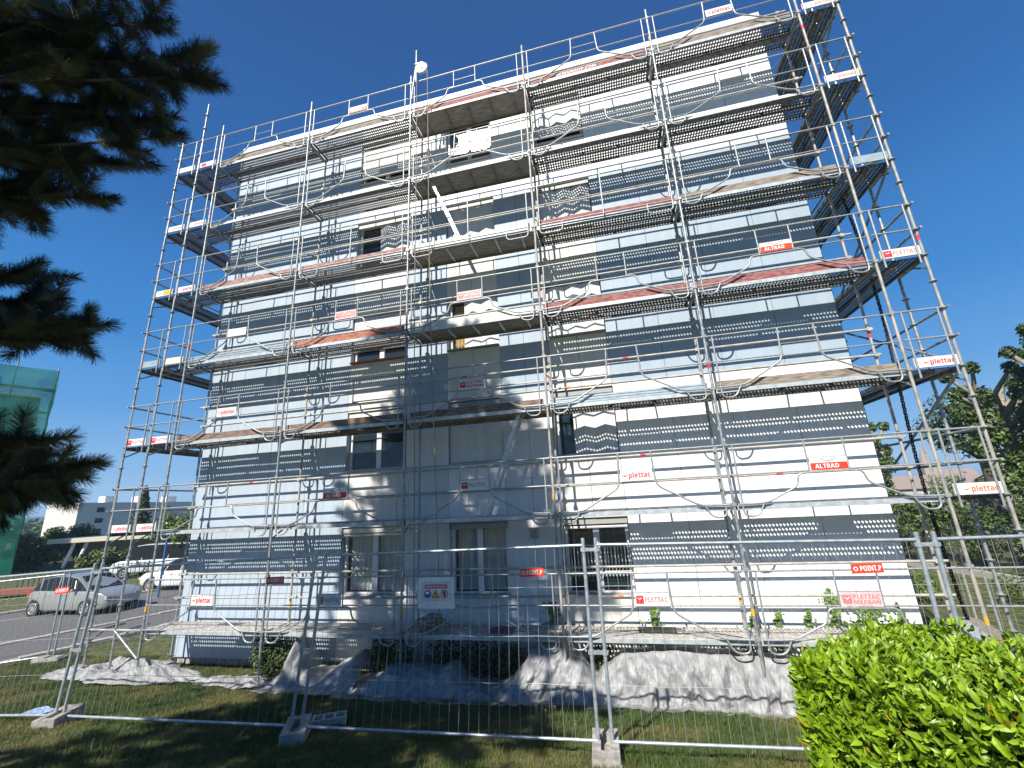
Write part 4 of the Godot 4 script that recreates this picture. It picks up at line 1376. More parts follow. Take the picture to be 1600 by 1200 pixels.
func make_plants() -> void:
	var dg0 := Color(0.030, 0.055, 0.014); var dg1 := Color(0.085, 0.12, 0.028)
	bush("clipped_bush", "rounded dark green bush under the lowest deck near the street corner", Vector3(2.95, -0.95, -0.5), [[Vector3(-0.22, 0.42, 0.0), Vector3(0.33, 0.42, 0.3)], [Vector3(0.22, 0.40, 0.02), Vector3(0.36, 0.40, 0.3)]], 1500, 0.055, dg0, dg1, "shrubs under the lowest deck")
	bush("shrub", "small leafy shrub growing up beside the hoist bay under the lowest deck", Vector3(5.5, -0.95, -0.55), [[Vector3(-0.2, 0.5, 0), Vector3(0.22, 0.42, 0.22)], [Vector3(0.2, 0.4, 0), Vector3(0.3, 0.4, 0.25)]], 1100, 0.05, dg0, dg1 * 1.3, "shrubs under the lowest deck")
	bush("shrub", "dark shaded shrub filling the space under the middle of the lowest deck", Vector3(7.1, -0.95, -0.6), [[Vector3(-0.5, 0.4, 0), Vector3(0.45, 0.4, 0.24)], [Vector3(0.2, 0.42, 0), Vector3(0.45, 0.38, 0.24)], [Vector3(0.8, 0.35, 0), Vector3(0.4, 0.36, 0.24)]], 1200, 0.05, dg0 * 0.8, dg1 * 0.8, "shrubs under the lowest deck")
	bush("shrub", "low shrub showing between the two draped sheets", Vector3(9.6, -0.95, -0.6), [[Vector3(0, 0.42, 0), Vector3(0.3, 0.4, 0.24)]], 1000, 0.05, dg0, dg1, "shrubs under the lowest deck")
	bush("shrub", "dark shrub mostly hidden behind the large sunlit sheet", Vector3(11.4, -0.95, -0.72), [[Vector3(-0.8, 0.45, 0), Vector3(0.6, 0.38, 0.18)], [Vector3(0.5, 0.45, 0), Vector3(0.7, 0.38, 0.18)]], 1100, 0.05, dg0, dg1, "shrubs under the lowest deck")
	# ivy climbing the facade just above the lowest deck
	var spots := [[8.7, 0.30, 0.38, "shaded ivy climbing the wall at the middle window"], [10.57, 0.34, 0.16, "narrow upright ivy sprig beside the black mat"], [12.2, 0.30, 0.14, "thin ivy sprig climbing behind the fourth standard"], [12.6, 0.16, 0.22, "low ivy clump just past the fourth standard"], [13.05, 0.18, 0.12, "single low ivy tuft between two taller clumps"], [13.45, 0.52, 0.24, "tall pointed ivy clump on the white wall"], [13.95, 0.36, 0.42, "broad ivy clump below the faded pink sign"], [14.4, 0.30, 0.12, "slim ivy shoot near the white corner of the block"]]
	for s in spots:
		var o := thing("wall_ivy", s[3], "ivy", Vector3(s[0], -0.8, ZF + 0.02), "ivy climbing the white wall")
		var b := MB.new(); b.use_col = true
		var st := MB.new()
		var hh: float = s[1] + 0.85
		for k in int(210 * (s[2] + 0.12) * hh * 3.0):
			var t := pow(rng.randf(), 0.8)
			var y: float = t * hh
			var wdt: float = s[2] * (1.05 - 0.75 * clampf((y - 0.8) / s[1], 0.0, 1.0)) * (0.62 + 0.38 * sin(y * 13.0 + s[0] * 5.0) + 0.25 * sin(y * 31.0 + s[0] * 9.0))
			var p := Vector3(rng.randfn() * 0.55 * wdt + 0.03 * sin(y * 7.0 + s[0]), y, 0.03 + 0.07 * rng.randf() * (1.2 - t))
			leaf(b, p, Vector3(rng.randfn() * 0.4, 0.5 + rng.randfn() * 0.3, 1.0).normalized(), rng.randf_range(0.04, 0.075), Color(0.06, 0.13, 0.016).lerp(Color(0.15, 0.24, 0.03), rng.randf()))
		for k in 4:
			var xx: float = s[2] * rng.randf_range(-0.6, 0.6)
			st.path([Vector3(xx, -0.15, 0.01), Vector3(xx * 0.9, hh * 0.4, 0.012), Vector3(xx * 0.5, hh * 0.85, 0.012)], [0.008, 0.006, 0.003], 5)
		var f := part("foliage", b.mesh(), M.leaf, o)
		f.set_meta("kind", "stuff")
		part("stem", st.mesh(), M.bark, o)
	print("plants ok")

func leaf_shape(c: Color, curl: float) -> ArrayMesh:
	# laurel leaf along +y, folded on the midrib, 0.1 m long
	var b := MB.new(); b.use_col = true; b.cur = c
	var prev := []
	for k in 6:
		var t := k / 5.0
		var w := 0.021 * sin(PI * pow(t, 0.8)) + 0.0006
		var z := -curl * t * t * 0.1
		var cur := [Vector3(-w, t * 0.1, z + w * 0.35), Vector3(0, t * 0.1, z), Vector3(w, t * 0.1, z + w * 0.35)]
		if k > 0:
			b.quad(prev[0], prev[1], cur[1], cur[0])
			b.quad(prev[1], prev[2], cur[2], cur[1])
		prev = cur
	return b.mesh()

func make_hedge() -> void:
	var D := Vector3(11.40, 0, 3.74)
	var u := Vector3(0.72, 0, 0.69).normalized()
	var w := Vector3(0.69, 0, -0.72).normalized()
	var L := 5.2; var W := 1.55; var top := 0.90
	var o := thing("laurel_hedge", "bright lime green clipped laurel hedge in front of the site fence", "hedge", Vector3(D.x, gh(D.x, D.z), D.z))
	var inv := -o.position
	# inner wood
	var core := MB.new()
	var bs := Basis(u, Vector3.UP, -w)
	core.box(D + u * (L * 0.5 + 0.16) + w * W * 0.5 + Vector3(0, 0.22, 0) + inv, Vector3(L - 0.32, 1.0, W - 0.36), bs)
	for k in 40:
		var p := D + u * rng.randf_range(0.12, 2.2) + w * rng.randf_range(0.1, W - 0.1)
		core.path([Vector3(p.x, -0.4, p.z) + inv, Vector3(p.x, 0.25, p.z) + Vector3(rng.randfn(), 0, rng.randfn()) * 0.07 + inv, Vector3(p.x, 0.8, p.z) + Vector3(rng.randfn(), 0, rng.randfn()) * 0.12 + inv], [0.016, 0.011, 0.004], 5)
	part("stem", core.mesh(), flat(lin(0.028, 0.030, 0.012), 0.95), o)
	var nz := FastNoiseLite.new(); nz.seed = 88; nz.frequency = 1.6
	var shapes := []
	for k in 6: shapes.append(leaf_shape(Color(0.11, 0.215, 0.007).lerp(Color(0.27, 0.40, 0.014), k / 5.0), 0.2 + 0.12 * k))
	var place := func(r: RandomNumberGenerator) -> Array:
		var q := r.randf()
		var p: Vector3; var nn: Vector3
		var a := r.randf(); var c := r.randf(); var deep := pow(r.randf(), 2.2) * 0.22
		a = a * a * L if q < 0.85 else a
		if q < 0.5:
			p = D + u * a + w * (c * W) + Vector3(0, top, 0); nn = Vector3.UP
			p.y -= 0.25 * pow(maxf(0.0, 1.0 - c * W / 0.22), 2.0) * 0.5 + 0.25 * pow(maxf(0.0, 1.0 - a / 0.25), 2.0) * 0.5
		elif q < 0.85:
			p = D + u * a + Vector3(0, lerpf(-0.3, top, c), 0); nn = -w
		else:
			p = D + w * (a * W) + Vector3(0, lerpf(-0.3, top, c), 0); nn = -u
		p += nn * (nz.get_noise_3d(p.x * 1.5, p.y * 1.5, p.z * 1.5) * 0.14 - deep + 0.02)
		var dir := (nn * r.randf_range(0.3, 1.1) + Vector3(r.randfn() * 0.5, 0.55 + r.randfn() * 0.35, r.randfn() * 0.5)).normalized()
		var side := dir.cross(nn + Vector3(r.randfn(), r.randfn(), r.randfn()) * 0.35)
		if side.length() < 0.01: side = dir.cross(Vector3.RIGHT)
		side = side.normalized()
		var s := r.randf_range(0.42, 1.02)
		var bas := Basis(side, dir, side.cross(dir)).scaled(Vector3(s, s, s))
		return [Transform3D(bas, p + inv), p]
	var lr := RandomNumberGenerator.new(); lr.seed = 515
	var all := []
	for k in 25000:
		all.append(place.call(lr))
	all.sort_custom(func(a, b2): return (a[1] as Vector3).distance_squared_to(CAM) < (b2[1] as Vector3).distance_squared_to(CAM))
	# the leaves that show largest are single parts, the rest one mass
	var singles := 0
	var rest: Array[Transform3D] = []
	for e in all:
		var p: Vector3 = e[1]
		if singles < 300 and p.y > 0.25 and (p - D).dot(u) < 2.2:
			var lo := part("leaf", shapes[lr.randi() % 6], M.leaf_gloss, o)
			lo.transform = e[0]
			singles += 1
		else: rest.append(e[0])
	var mm := MultiMesh.new()
	mm.transform_format = MultiMesh.TRANSFORM_3D
	mm.use_colors = true
	mm.mesh = leaf_shape(Color.WHITE, 0.4)
	mm.instance_count = rest.size()
	for k in rest.size():
		mm.set_instance_transform(k, rest[k])
		var c := Color(0.11, 0.215, 0.007).lerp(Color(0.27, 0.40, 0.014), lr.randf())
		if lr.randf() < 0.012: c = Color(0.42, 0.30, 0.02)
		mm.set_instance_color(k, c)
	var mi := MultiMeshInstance3D.new()
	mi.multimesh = mm
	mi.material_override = M.leaf_gloss
	mi.name = "foliage"
	o.add_child(mi, true)
	mi.set_meta("kind", "stuff")
	print("hedge ok")

# ------------------------------------------------------------------ pine over the lawn
func tuft_mesh(n: int, seed_: int) -> ArrayMesh:
	var r := RandomNumberGenerator.new(); r.seed = seed_
	var b := MB.new(); b.use_col = true
	b.cur = Color(0.06, 0.045, 0.03)
	b.tube(Vector3(0, -0.12, 0), Vector3(0, 0.14, 0), 0.005, 4)
	for k in n:
		var t := r.randf()
		var a := r.randf() * TAU
		var base := Vector3(0, lerpf(-0.10, 0.15, t), 0)
		var spread := lerpf(1.25, 0.5, t * t) + r.randfn() * 0.18
		var d := Vector3(cos(a) * sin(spread), cos(spread), sin(a) * sin(spread)).normalized()
		var len := r.randf_range(0.075, 0.12)
		var side := d.cross(Vector3(cos(a + 1.3), 0.4, sin(a + 1.3))).normalized() * 0.0016
		var tip := base + d * len + Vector3(0, 0.0, 0) - Vector3(cos(a), 0, sin(a)) * 0.008
		b.cur = Color(0.055, 0.080, 0.045).lerp(Color(0.14, 0.16, 0.085), r.randf())
		var nn := Vector3(cos(a), 0.3, sin(a)).normalized()
		var i := b.v.size()
		b.vert(base - side, nn); b.vert(base + side, nn); b.vert(tip + side * 0.5, nn); b.vert(tip - side * 0.5, nn)
		b.idx.append_array(PackedInt32Array([i, i + 2, i + 1, i, i + 3, i + 2]))
	return b.mesh()

func make_pine() -> void:
	var T := Vector3(4.0, 0, 8.5)
	T.y = gh(T.x, T.z)
	var o := thing("pine_tree", "dark pine reaching long needled boughs in over the lawn", "tree", T)
	var r := RandomNumberGenerator.new(); r.seed = 909
	var tm := MB.new()
	tm.path([Vector3(0, -0.1, 0), Vector3(0.05, 2.5, 0.02), Vector3(-0.05, 6.0, 0.05), Vector3(0.05, 10.0, -0.02), Vector3(0.0, 13.6, 0.0)], [0.24, 0.2, 0.16, 0.1, 0.03], 12)
	part("trunk", tm.mesh(), M.bark, o)
	var br := MB.new()
	var tf: Array[Transform3D] = []
	var add_tuft := func(p: Vector3, d: Vector3, s: float) -> void:
		var x := d.cross(Vector3(r.randfn(), r.randfn(), r.randfn())).normalized()
		tf.append(Transform3D(Basis(x, d, x.cross(d)).scaled(Vector3(s, s, s)), p))
	# a bough from the trunk to a tip, with side twigs bearing tufts over its outer part
	var bough := func(a: Vector3, tip: Vector3, bare: float, n: int, rad: float, s: float) -> void:
		var mid := a.lerp(tip, 0.55) + Vector3(r.randfn() * 0.12, -0.18 + r.randfn() * 0.1, r.randfn() * 0.12)
		var pts := []
		for k in 9:
			var t := k / 8.0
			pts.append(a.lerp(mid, t).lerp(mid.lerp(tip, t), t))
		var rr := []
		for k in 9: rr.append(lerpf(rad, 0.007, k / 8.0))
		br.path(pts, rr, 6)
		var axis := (tip - a).normalized()
		add_tuft.call(tip - axis * 0.12 * s, axis, s)
		for k in n:
			var t := lerpf(bare, 1.0, pow(r.randf(), 0.75))
			var f := t * 8.0
			var q := mini(int(f), 7)
			var p: Vector3 = (pts[q] as Vector3).lerp(pts[q + 1], f - q)
			var side := (Vector3(r.randfn(), r.randfn() * 0.9 + 0.15, r.randfn()) + axis * 0.7).normalized()
			var len := r.randf_range(0.05, 0.36) * (1.35 - t * 0.95) * s
			br.path([p, p + side * len * 0.5 + Vector3(0, -0.012, 0), p + side * len], [0.007, 0.005, 0.004], 4)
			add_tuft.call(p + side * len, (side + axis * 0.3).normalized(), s * r.randf_range(0.75, 1.05))
	var tips := PackedVector3Array([Vector3(7.67, 5.24, 6.26), Vector3(7.34, 4.88, 6.18), Vector3(6.87, 4.71, 6.23), Vector3(6.61, 4.51, 6.21), Vector3(6.76, 3.58, 5.99), Vector3(6.41, 3.55, 5.94), Vector3(6.83, 2.56, 6.04), Vector3(6.62, 2.48, 5.99), Vector3(7.36, 5.52, 6.48), Vector3(7.51, 5.42, 6.29), Vector3(7.06, 5.14, 6.28), Vector3(6.85, 5.30, 6.43), Vector3(6.63, 4.89, 6.44), Vector3(6.64, 5.37, 6.71), Vector3(6.35, 4.59, 6.32), Vector3(6.33, 4.41, 6.41), Vector3(6.30, 3.94, 6.21), Vector3(6.33, 3.81, 6.05), Vector3(6.12, 3.58, 6.07), Vector3(6.19, 3.70, 6.23), Vector3(6.47, 2.72, 6.10), Vector3(6.55, 2.44, 6.12), Vector3(6.52, 2.77, 6.02), Vector3(7.07, 5.39, 6.44), Vector3(6.86, 5.55, 6.60), Vector3(7.18, 5.05, 6.19), Vector3(6.36, 5.16, 6.63), Vector3(6.61, 4.79, 6.33)])
	for p in tips:
		var tip: Vector3 = p - T
		bough.call(Vector3(0, tip.y * 0.72 + 0.3 + r.randf_range(-0.15, 0.15), 0), tip, 0.70, 22, 0.017, 0.85)
	# the rest of the crown, up to the top
	for k in 165:
		var y := lerpf(4.0, 13.4, k / 164.0)
		var az := k * 2.399 + r.randfn() * 0.3
		var len := 3.2 * sqrt(clampf(1.0 - pow((y - 6.5) / 7.4, 2.0), 0.05, 1.0)) * r.randf_range(0.7, 1.05)
		var dir := Vector3(cos(az), 0.12, sin(az))
		bough.call(Vector3(0, y - 0.3, 0), dir * len + Vector3(0, y, 0), 0.12, 22, 0.03, 1.3)
	part("bough", br.mesh(), M.bark, o)
	for variant in 2:
		var mm := MultiMesh.new()
		mm.transform_format = MultiMesh.TRANSFORM_3D
		mm.mesh = tuft_mesh(460, 31 + variant)
		var mine: Array[Transform3D] = []
		for k in tf.size():
			if k % 2 == variant: mine.append(tf[k])
		mm.instance_count = mine.size()
		for k in mine.size(): mm.set_instance_transform(k, mine[k])
		var mi := MultiMeshInstance3D.new()
		mi.multimesh = mm
		mi.material_override = M.needle
		mi.name = "needles"
		o.add_child(mi, true)
		mi.set_meta("kind", "stuff")
	print("pine ok ", tf.size())

# ------------------------------------------------------------------ cars and street
func car(called: String, label: String, at: Vector3, turn: float, L: float, W: float, H: float, paint: Material, style: String) -> void:
	var o := thing(called, label, "car" if style != "van" else "van", at, "vehicles parked along the street")
	o.rotation.y = turn
	# stations along the length (x from rear to front): bottom, belt, half width at belt, roof, half width at roof
	var st := []
	if style == "hatch":
		st = [[0.0, 0.42, 0.80, 0.34, 0.80, 0.30], [0.04, 0.30, 0.90, 0.42, 0.92, 0.36], [0.11, 0.24, 0.95, 0.47, 1.22, 0.38], [0.2, 0.22, 0.96, 0.5, 1.42, 0.39], [0.34, 0.22, 0.95, 0.5, 1.5, 0.40], [0.5, 0.22, 0.94, 0.5, 1.5, 0.40], [0.6, 0.22, 0.93, 0.5, 1.42, 0.39], [0.7, 0.22, 0.92, 0.5, 1.16, 0.40], [0.77, 0.22, 0.91, 0.49, 0.92, 0.44], [0.87, 0.22, 0.88, 0.48, 0.885, 0.44], [0.945, 0.24, 0.81, 0.45, 0.815, 0.41], [0.985, 0.28, 0.70, 0.40, 0.705, 0.36], [1.0, 0.34, 0.62, 0.34, 0.62, 0.3]]
	elif style == "suv":
		st = [[0.0, 0.45, 0.86, 0.36, 0.86, 0.32], [0.03, 0.32, 0.95, 0.43, 1.05, 0.37], [0.07, 0.26, 0.97, 0.48, 1.36, 0.39], [0.15, 0.25, 0.97, 0.5, 1.5, 0.40], [0.34, 0.25, 0.96, 0.5, 1.54, 0.41], [0.52, 0.25, 0.95, 0.5, 1.5, 0.40], [0.62, 0.25, 0.94, 0.5, 1.34, 0.40], [0.70, 0.25, 0.93, 0.5, 1.08, 0.42], [0.76, 0.25, 0.92, 0.49, 0.93, 0.45], [0.9, 0.25, 0.86, 0.47, 0.87, 0.43], [0.97, 0.3, 0.72, 0.42, 0.73, 0.38], [1.0, 0.38, 0.62, 0.34, 0.62, 0.3]]
	else:
		st = [[0.0, 0.4, 1.0, 0.42, 1.86, 0.40], [0.02, 0.3, 1.02, 0.47, 1.93, 0.43], [0.3, 0.3, 1.02, 0.5, 1.96, 0.44], [0.6, 0.3, 1.02, 0.5, 1.96, 0.44], [0.7, 0.3, 1.02, 0.5, 1.9, 0.43], [0.78, 0.3, 1.02, 0.5, 1.6, 0.43], [0.87, 0.3, 1.02, 0.48, 1.1, 0.45], [0.96, 0.32, 0.88, 0.45, 0.9, 0.42], [1.0, 0.4, 0.7, 0.38, 0.72, 0.34]]
	var k := H / 1.5 if style != "van" else H / 1.96
	var body := []; var glass := []; var roof := []
	for s in st:
		var x: float = (s[0] - 0.5) * L
		var y0: float = s[1] * k; var y1: float = s[2] * k; var hw: float = s[3] * W; var y2: float = s[4] * k; var rw: float = s[5] * W
		body.append([Vector3(x, y0, hw * 0.9), Vector3(x, y0 + 0.08, hw * 0.99), Vector3(x, lerpf(y0, y1, 0.55), hw), Vector3(x, y1 - 0.05, hw * 0.985), Vector3(x, y1, hw * 0.95), Vector3(x, y1 + 0.004, 0), Vector3(x, y1, -hw * 0.95), Vector3(x, y1 - 0.05, -hw * 0.985), Vector3(x, lerpf(y0, y1, 0.55), -hw), Vector3(x, y0 + 0.08, -hw * 0.99), Vector3(x, y0, -hw * 0.9)])
		glass.append([Vector3(x, y1 - 0.01, hw * 0.93), Vector3(x, lerpf(y1, y2, 0.55), lerpf(hw * 0.93, rw, 0.5)), Vector3(x, maxf(y2 - 0.06, y1 - 0.01), rw * 1.02)])
		roof.append([Vector3(x, maxf(y2 - 0.06, y1 - 0.012), rw * 1.025), Vector3(x, maxf(y2 - 0.012, y1 - 0.008), rw * 0.9), Vector3(x, y2 + 0.012, 0), Vector3(x, maxf(y2 - 0.012, y1 - 0.008), -rw * 0.9), Vector3(x, maxf(y2 - 0.06, y1 - 0.012), -rw * 1.025)])
	var b := MB.new()
	b.grid(body)
	b.grid(roof)
	# ends
	for e in [0, st.size() - 1]:
		var ring: Array = body[e]
		for q in range(1, ring.size() - 1):
			b.tri(ring[0], ring[q], ring[q + 1])
	part("body", b.mesh(), paint, o)
	var g := MB.new()
	g.grid(glass)
	var gm := []
	for row in glass: gm.append([row[2] * Vector3(1, 1, -1), row[1] * Vector3(1, 1, -1), row[0] * Vector3(1, 1, -1)])
	g.grid(gm)
	part("side_window", g.mesh(), M.car_glass, o)
	# windscreen and rear window
	var ws := MB.new()
	var lastroof := 0; var firstroof := -1
	for q in st.size():
		if st[q][4] > st[q][2] + 0.42:
			if firstroof < 0: firstroof = q
			lastroof = q
	for e in 2:
		var q0 := lastroof if e == 0 else firstroof
		var q1 := mini(lastroof + 2, st.size() - 1) if e == 0 else maxi(firstroof - 1, 0)
		var a: Vector3 = roof[q0][1]; var c: Vector3 = roof[q1][1]
		var n := Vector3(0.012 if e == 0 else -0.012, 0.022, 0)
		ws.quad(Vector3(c.x, c.y, c.z * 0.92) + n, Vector3(c.x, c.y, -c.z * 0.92) + n, Vector3(a.x, a.y, -a.z * 0.9) + n, Vector3(a.x, a.y, a.z * 0.9) + n)
	part("windscreen", ws.mesh(), M.car_glass, o)
	# pillars
	var pl := MB.new()
	for sgn in [1.0, -1.0]:
		for fx in ([0.42, 0.63, 0.2] if style != "van" else [0.62, 0.8, 0.3]):
			var x: float = (fx - 0.5) * L
			var yt: float = H * (0.95 if fx < 0.6 else 0.86); var yb: float = 0.92 * k
			var xt := x - 0.06 if fx < 0.55 else x - 0.16
			pl.path([Vector3(x + 0.02, yb, sgn * W * 0.472), Vector3(xt, yt, sgn * W * 0.40)], 0.028, 6)
	part("pillar", pl.mesh(), paint, o)
	# wheels
	var rw2 := 0.325
	for wx in [0.18, 0.805]:
		for sgn in [1.0, -1.0]:
			var c := Vector3((wx - 0.5) * L, rw2, sgn * (W * 0.5 - 0.09))
			var t := MB.new()
			t.disc(Vector3.ZERO, Vector3(0, 0, 1), rw2, 0.2, 28)
			var wn := part("wheel", t.mesh(), M.tyre, o, c)
			var rim := MB.new()
			rim.disc(Vector3(0, 0, sgn * 0.099), Vector3(0, 0, 1), 0.20, 0.006, 24)
			part("rim", rim.mesh(), M.rim_dark, wn)
			var sp := MB.new()
			for j in 10:
				var a := TAU * j / 10.0
				sp.box(Vector3(cos(a) * 0.115, sin(a) * 0.115, sgn * 0.106), Vector3(0.17, 0.03, 0.014), Basis(Vector3(0, 0, 1), a))
			sp.disc(Vector3(0, 0, sgn * 0.107), Vector3(0, 0, 1), 0.045, 0.016, 16)
			var ring := []
			for j in 25:
				var a := TAU * j / 24.0
				ring.append(Vector3(cos(a) * 0.2, sin(a) * 0.2, sgn * 0.105))
			sp.path(ring, 0.014, 5, false)
			part("spoke", sp.mesh(), M.rim, wn)
			var arch := MB.new()
			var ap := []
			for j in 15:
				var a := PI * (j / 14.0) * 1.06 - 0.1
				ap.append(c + Vector3(cos(a) * 0.36, sin(a) * 0.36, sgn * 0.045))
			arch.path(ap, 0.026, 6)
			part("wheel_arch", arch.mesh(), M.tyre, o)
	for sgn in [1.0, -1.0]:
		var m := MB.new()
		m.cbox(Vector3((0.655 - 0.5) * L, 0.97 * k, sgn * W * 0.54), Vector3(0.11, 0.11, 0.18), 0.02)
		part("mirror", m.mesh(), paint, o)
		m = MB.new()
		m.cbox(Vector3(0.485 * L, 0.62 * k, sgn * W * 0.33), Vector3(0.08, 0.13, 0.3), 0.02)
		part("headlight", m.mesh(), M.lamp_glass, o)
		m = MB.new()
		m.cbox(Vector3(-0.478 * L, 0.82 * k, sgn * W * 0.36), Vector3(0.1, 0.22, 0.2), 0.02)
		part("tail_light", m.mesh(), M.red, o)
		for hx in [0.33, 0.53]:
			m = MB.new()
			m.cbox(Vector3((hx - 0.5) * L, 0.80 * k, sgn * W * 0.498), Vector3(0.16, 0.03, 0.03), 0.008)
			part("door_handle", m.mesh(), M.rim, o)
		m = MB.new()
		for sx in [0.3, 0.48, 0.66]: m.bb(Vector3((sx - 0.5) * L - 0.004, 0.3 * k, sgn * W * 0.499 - 0.003), Vector3((sx - 0.5) * L + 0.004, 0.9 * k, sgn * W * 0.499 + 0.003))
		part("door_gap", m.mesh(), M.black, o)

func make_street() -> void:
	M.car_glass = flat(lin(0.02, 0.024, 0.028), 0.1); M.car_glass.metallic_specular = 0.22
	M.tyre = flat(lin(0.02, 0.02, 0.021), 0.85)
	M.rim = flat(lin(0.58, 0.57, 0.57), 0.35, 0.6)
	M.rim_dark = flat(lin(0.06, 0.06, 0.06), 0.6)
	M.lamp_glass = flat(lin(0.55, 0.56, 0.56), 0.15)
	var silver := flat(lin(0.42, 0.44, 0.42), 0.34, 0.45); silver.clearcoat_enabled = true; silver.clearcoat_roughness = 0.08
	var white := flat(lin(0.74, 0.75, 0.76), 0.3); white.clearcoat_enabled = true; white.clearcoat_roughness = 0.08
	var navy := flat(lin(0.02, 0.03, 0.06), 0.3); navy.clearcoat_enabled = true
	var p := Vector3(-12.5, 0, -7.2)
	p.y = gh(p.x, p.z) - 0.02
	car("silver_hatchback", "silver hatchback parked side-on beyond the mesh fence", p, 0.05, 4.15, 1.74, 1.55, silver, "hatch")
	p = Vector3(-13.0, 0, -12.3); p.y = gh(p.x, p.z) - 0.02
	car("white_car", "white car parked behind the silver hatchback near the scaffold feet", p, PI + 0.1, 4.4, 1.8, 1.6, white, "suv")
	p = Vector3(-21.5, 0, -17.5); p.y = gh(p.x, p.z) - 0.02
	car("white_van", "white van with dark windows parked farther down the street", p, PI + 0.35, 5.2, 1.95, 2.1, white, "van")
	p = Vector3(-18.5, 0, -18.6); p.y = gh(p.x, p.z) - 0.02
	car("dark_blue_van", "dark blue van parked beside the white van", p, 0.3, 5.0, 1.95, 2.05, navy, "van")
	# railing along the far pavement
	var rail := thing("street_railing", "dark metal picket railing along the far side of the street", "railing", Vector3(-28.0, -1.4, -8.0))
	var dirv := Vector3(0.62, 0, -0.78)
	var pk := MB.new()
	pk.box(Vector3(0, 0.55, 0), Vector3(0.03, 1.1, 0.03))
	var pkm := pk.mesh()
	M.iron = flat(lin(0.05, 0.055, 0.05), 0.6)
	for k in 90:
		part("picket", pkm, M.iron, rail, dirv * (k * 0.22 - 4.0))
	for yy in [0.15, 1.0]:
		var m := MB.new()
		m.tube(dirv * -4.1 + Vector3(0, yy, 0.03), dirv * 15.8 + Vector3(0, yy, 0.03), 0.022, 6)
		part("rail", m.mesh(), M.iron, rail)
	# low steel fence by the parked cars, nearer the corner
	var rail2 := thing("low_railing", "low steel railing between the pavement and the white car", "railing", Vector3(-9.6, gh(-9.6, -9.0), -9.0))
	for k in 34:
		part("picket", pkm, M.iron, rail2, Vector3(0.39, 0, -0.92) * (k * 0.2)).scale.y = 0.72
	for yy in [0.1, 0.76]:
		var m := MB.new()
		m.tube(Vector3.ZERO + Vector3(0, yy, 0.03), Vector3(0.39, 0, -0.92) * 6.7 + Vector3(0, yy, 0.03), 0.02, 6)
		part("rail", m.mesh(), M.iron, rail2)
	# red litter bin band beyond the car
	var bed := MB.new()
	bed.cbox(Vector3.ZERO, Vector3(3.6, 0.5, 0.6), 0.04)
	var bo := solo("planter_box", bed.mesh(), flat(lin(0.26, 0.10, 0.065), 0.85), "long rust red planter box beyond the silver hatchback", "planter")
	bo.scale = Vector3(1, 0.6, 1)
	bo.position = Vector3(-22.0, gh(-21, -10.5) + 0.25, -10.8)
	bo.rotation.y = 0.5
	print("street ok")

# ------------------------------------------------------------------ far surroundings
func tree(called: String, label: String, at: Vector3, trunk: float, rad: float, blobs: Array, per: int, size: float, c0: Color, c1: Color, bark: Material, group: String) -> void:
	var o := thing(called, label, "tree", at, group)
	var t := MB.new()
	t.path([Vector3(0, -0.3, 0), Vector3(0.04, trunk * 0.5, 0.02), Vector3(0, trunk, 0)], [rad * 1.2, rad, rad * 0.8], 8)
	part("trunk", t.mesh(), bark, o)
	var l := MB.new()
	for q in blobs:
		var c: Vector3 = q[0]
		var s := Vector3(0, minf(trunk, c.y) * 0.9, 0)
		l.path([s, s.lerp(c, 0.5) + Vector3(rng.randfn(), 0.4, rng.randfn()) * 0.12 * c.y * 0.2, c, c + Vector3(0, q[1].y * 0.7, 0)], [rad * 0.6, rad * 0.42, rad * 0.25, rad * 0.08], 6)
	part("limb", l.mesh(), bark, o)
	var b := MB.new(); b.use_col = true
	for q in blobs: leaves(b, q[0], q[1], per, size, c0, c1, 0.45, 0.45)
	var f := part("crown", b.mesh(), M.leaf, o)
	f.set_meta("kind", "stuff")

func blobs_round(h: float, r: float, n: int, seed_: int) -> Array:
	var q := RandomNumberGenerator.new(); q.seed = seed_
	var out := []
	for k in n:
		var d := Vector3(q.randfn(), q.randfn() * 0.9, q.randfn()).normalized() * pow(q.randf(), 0.5)
		var br := r * q.randf_range(0.28, 0.48)
		out.append([Vector3(0, h, 0) + d * Vector3(r, r * 0.9, r) * 0.72, Vector3(br, br * 0.8, br)])
	return out

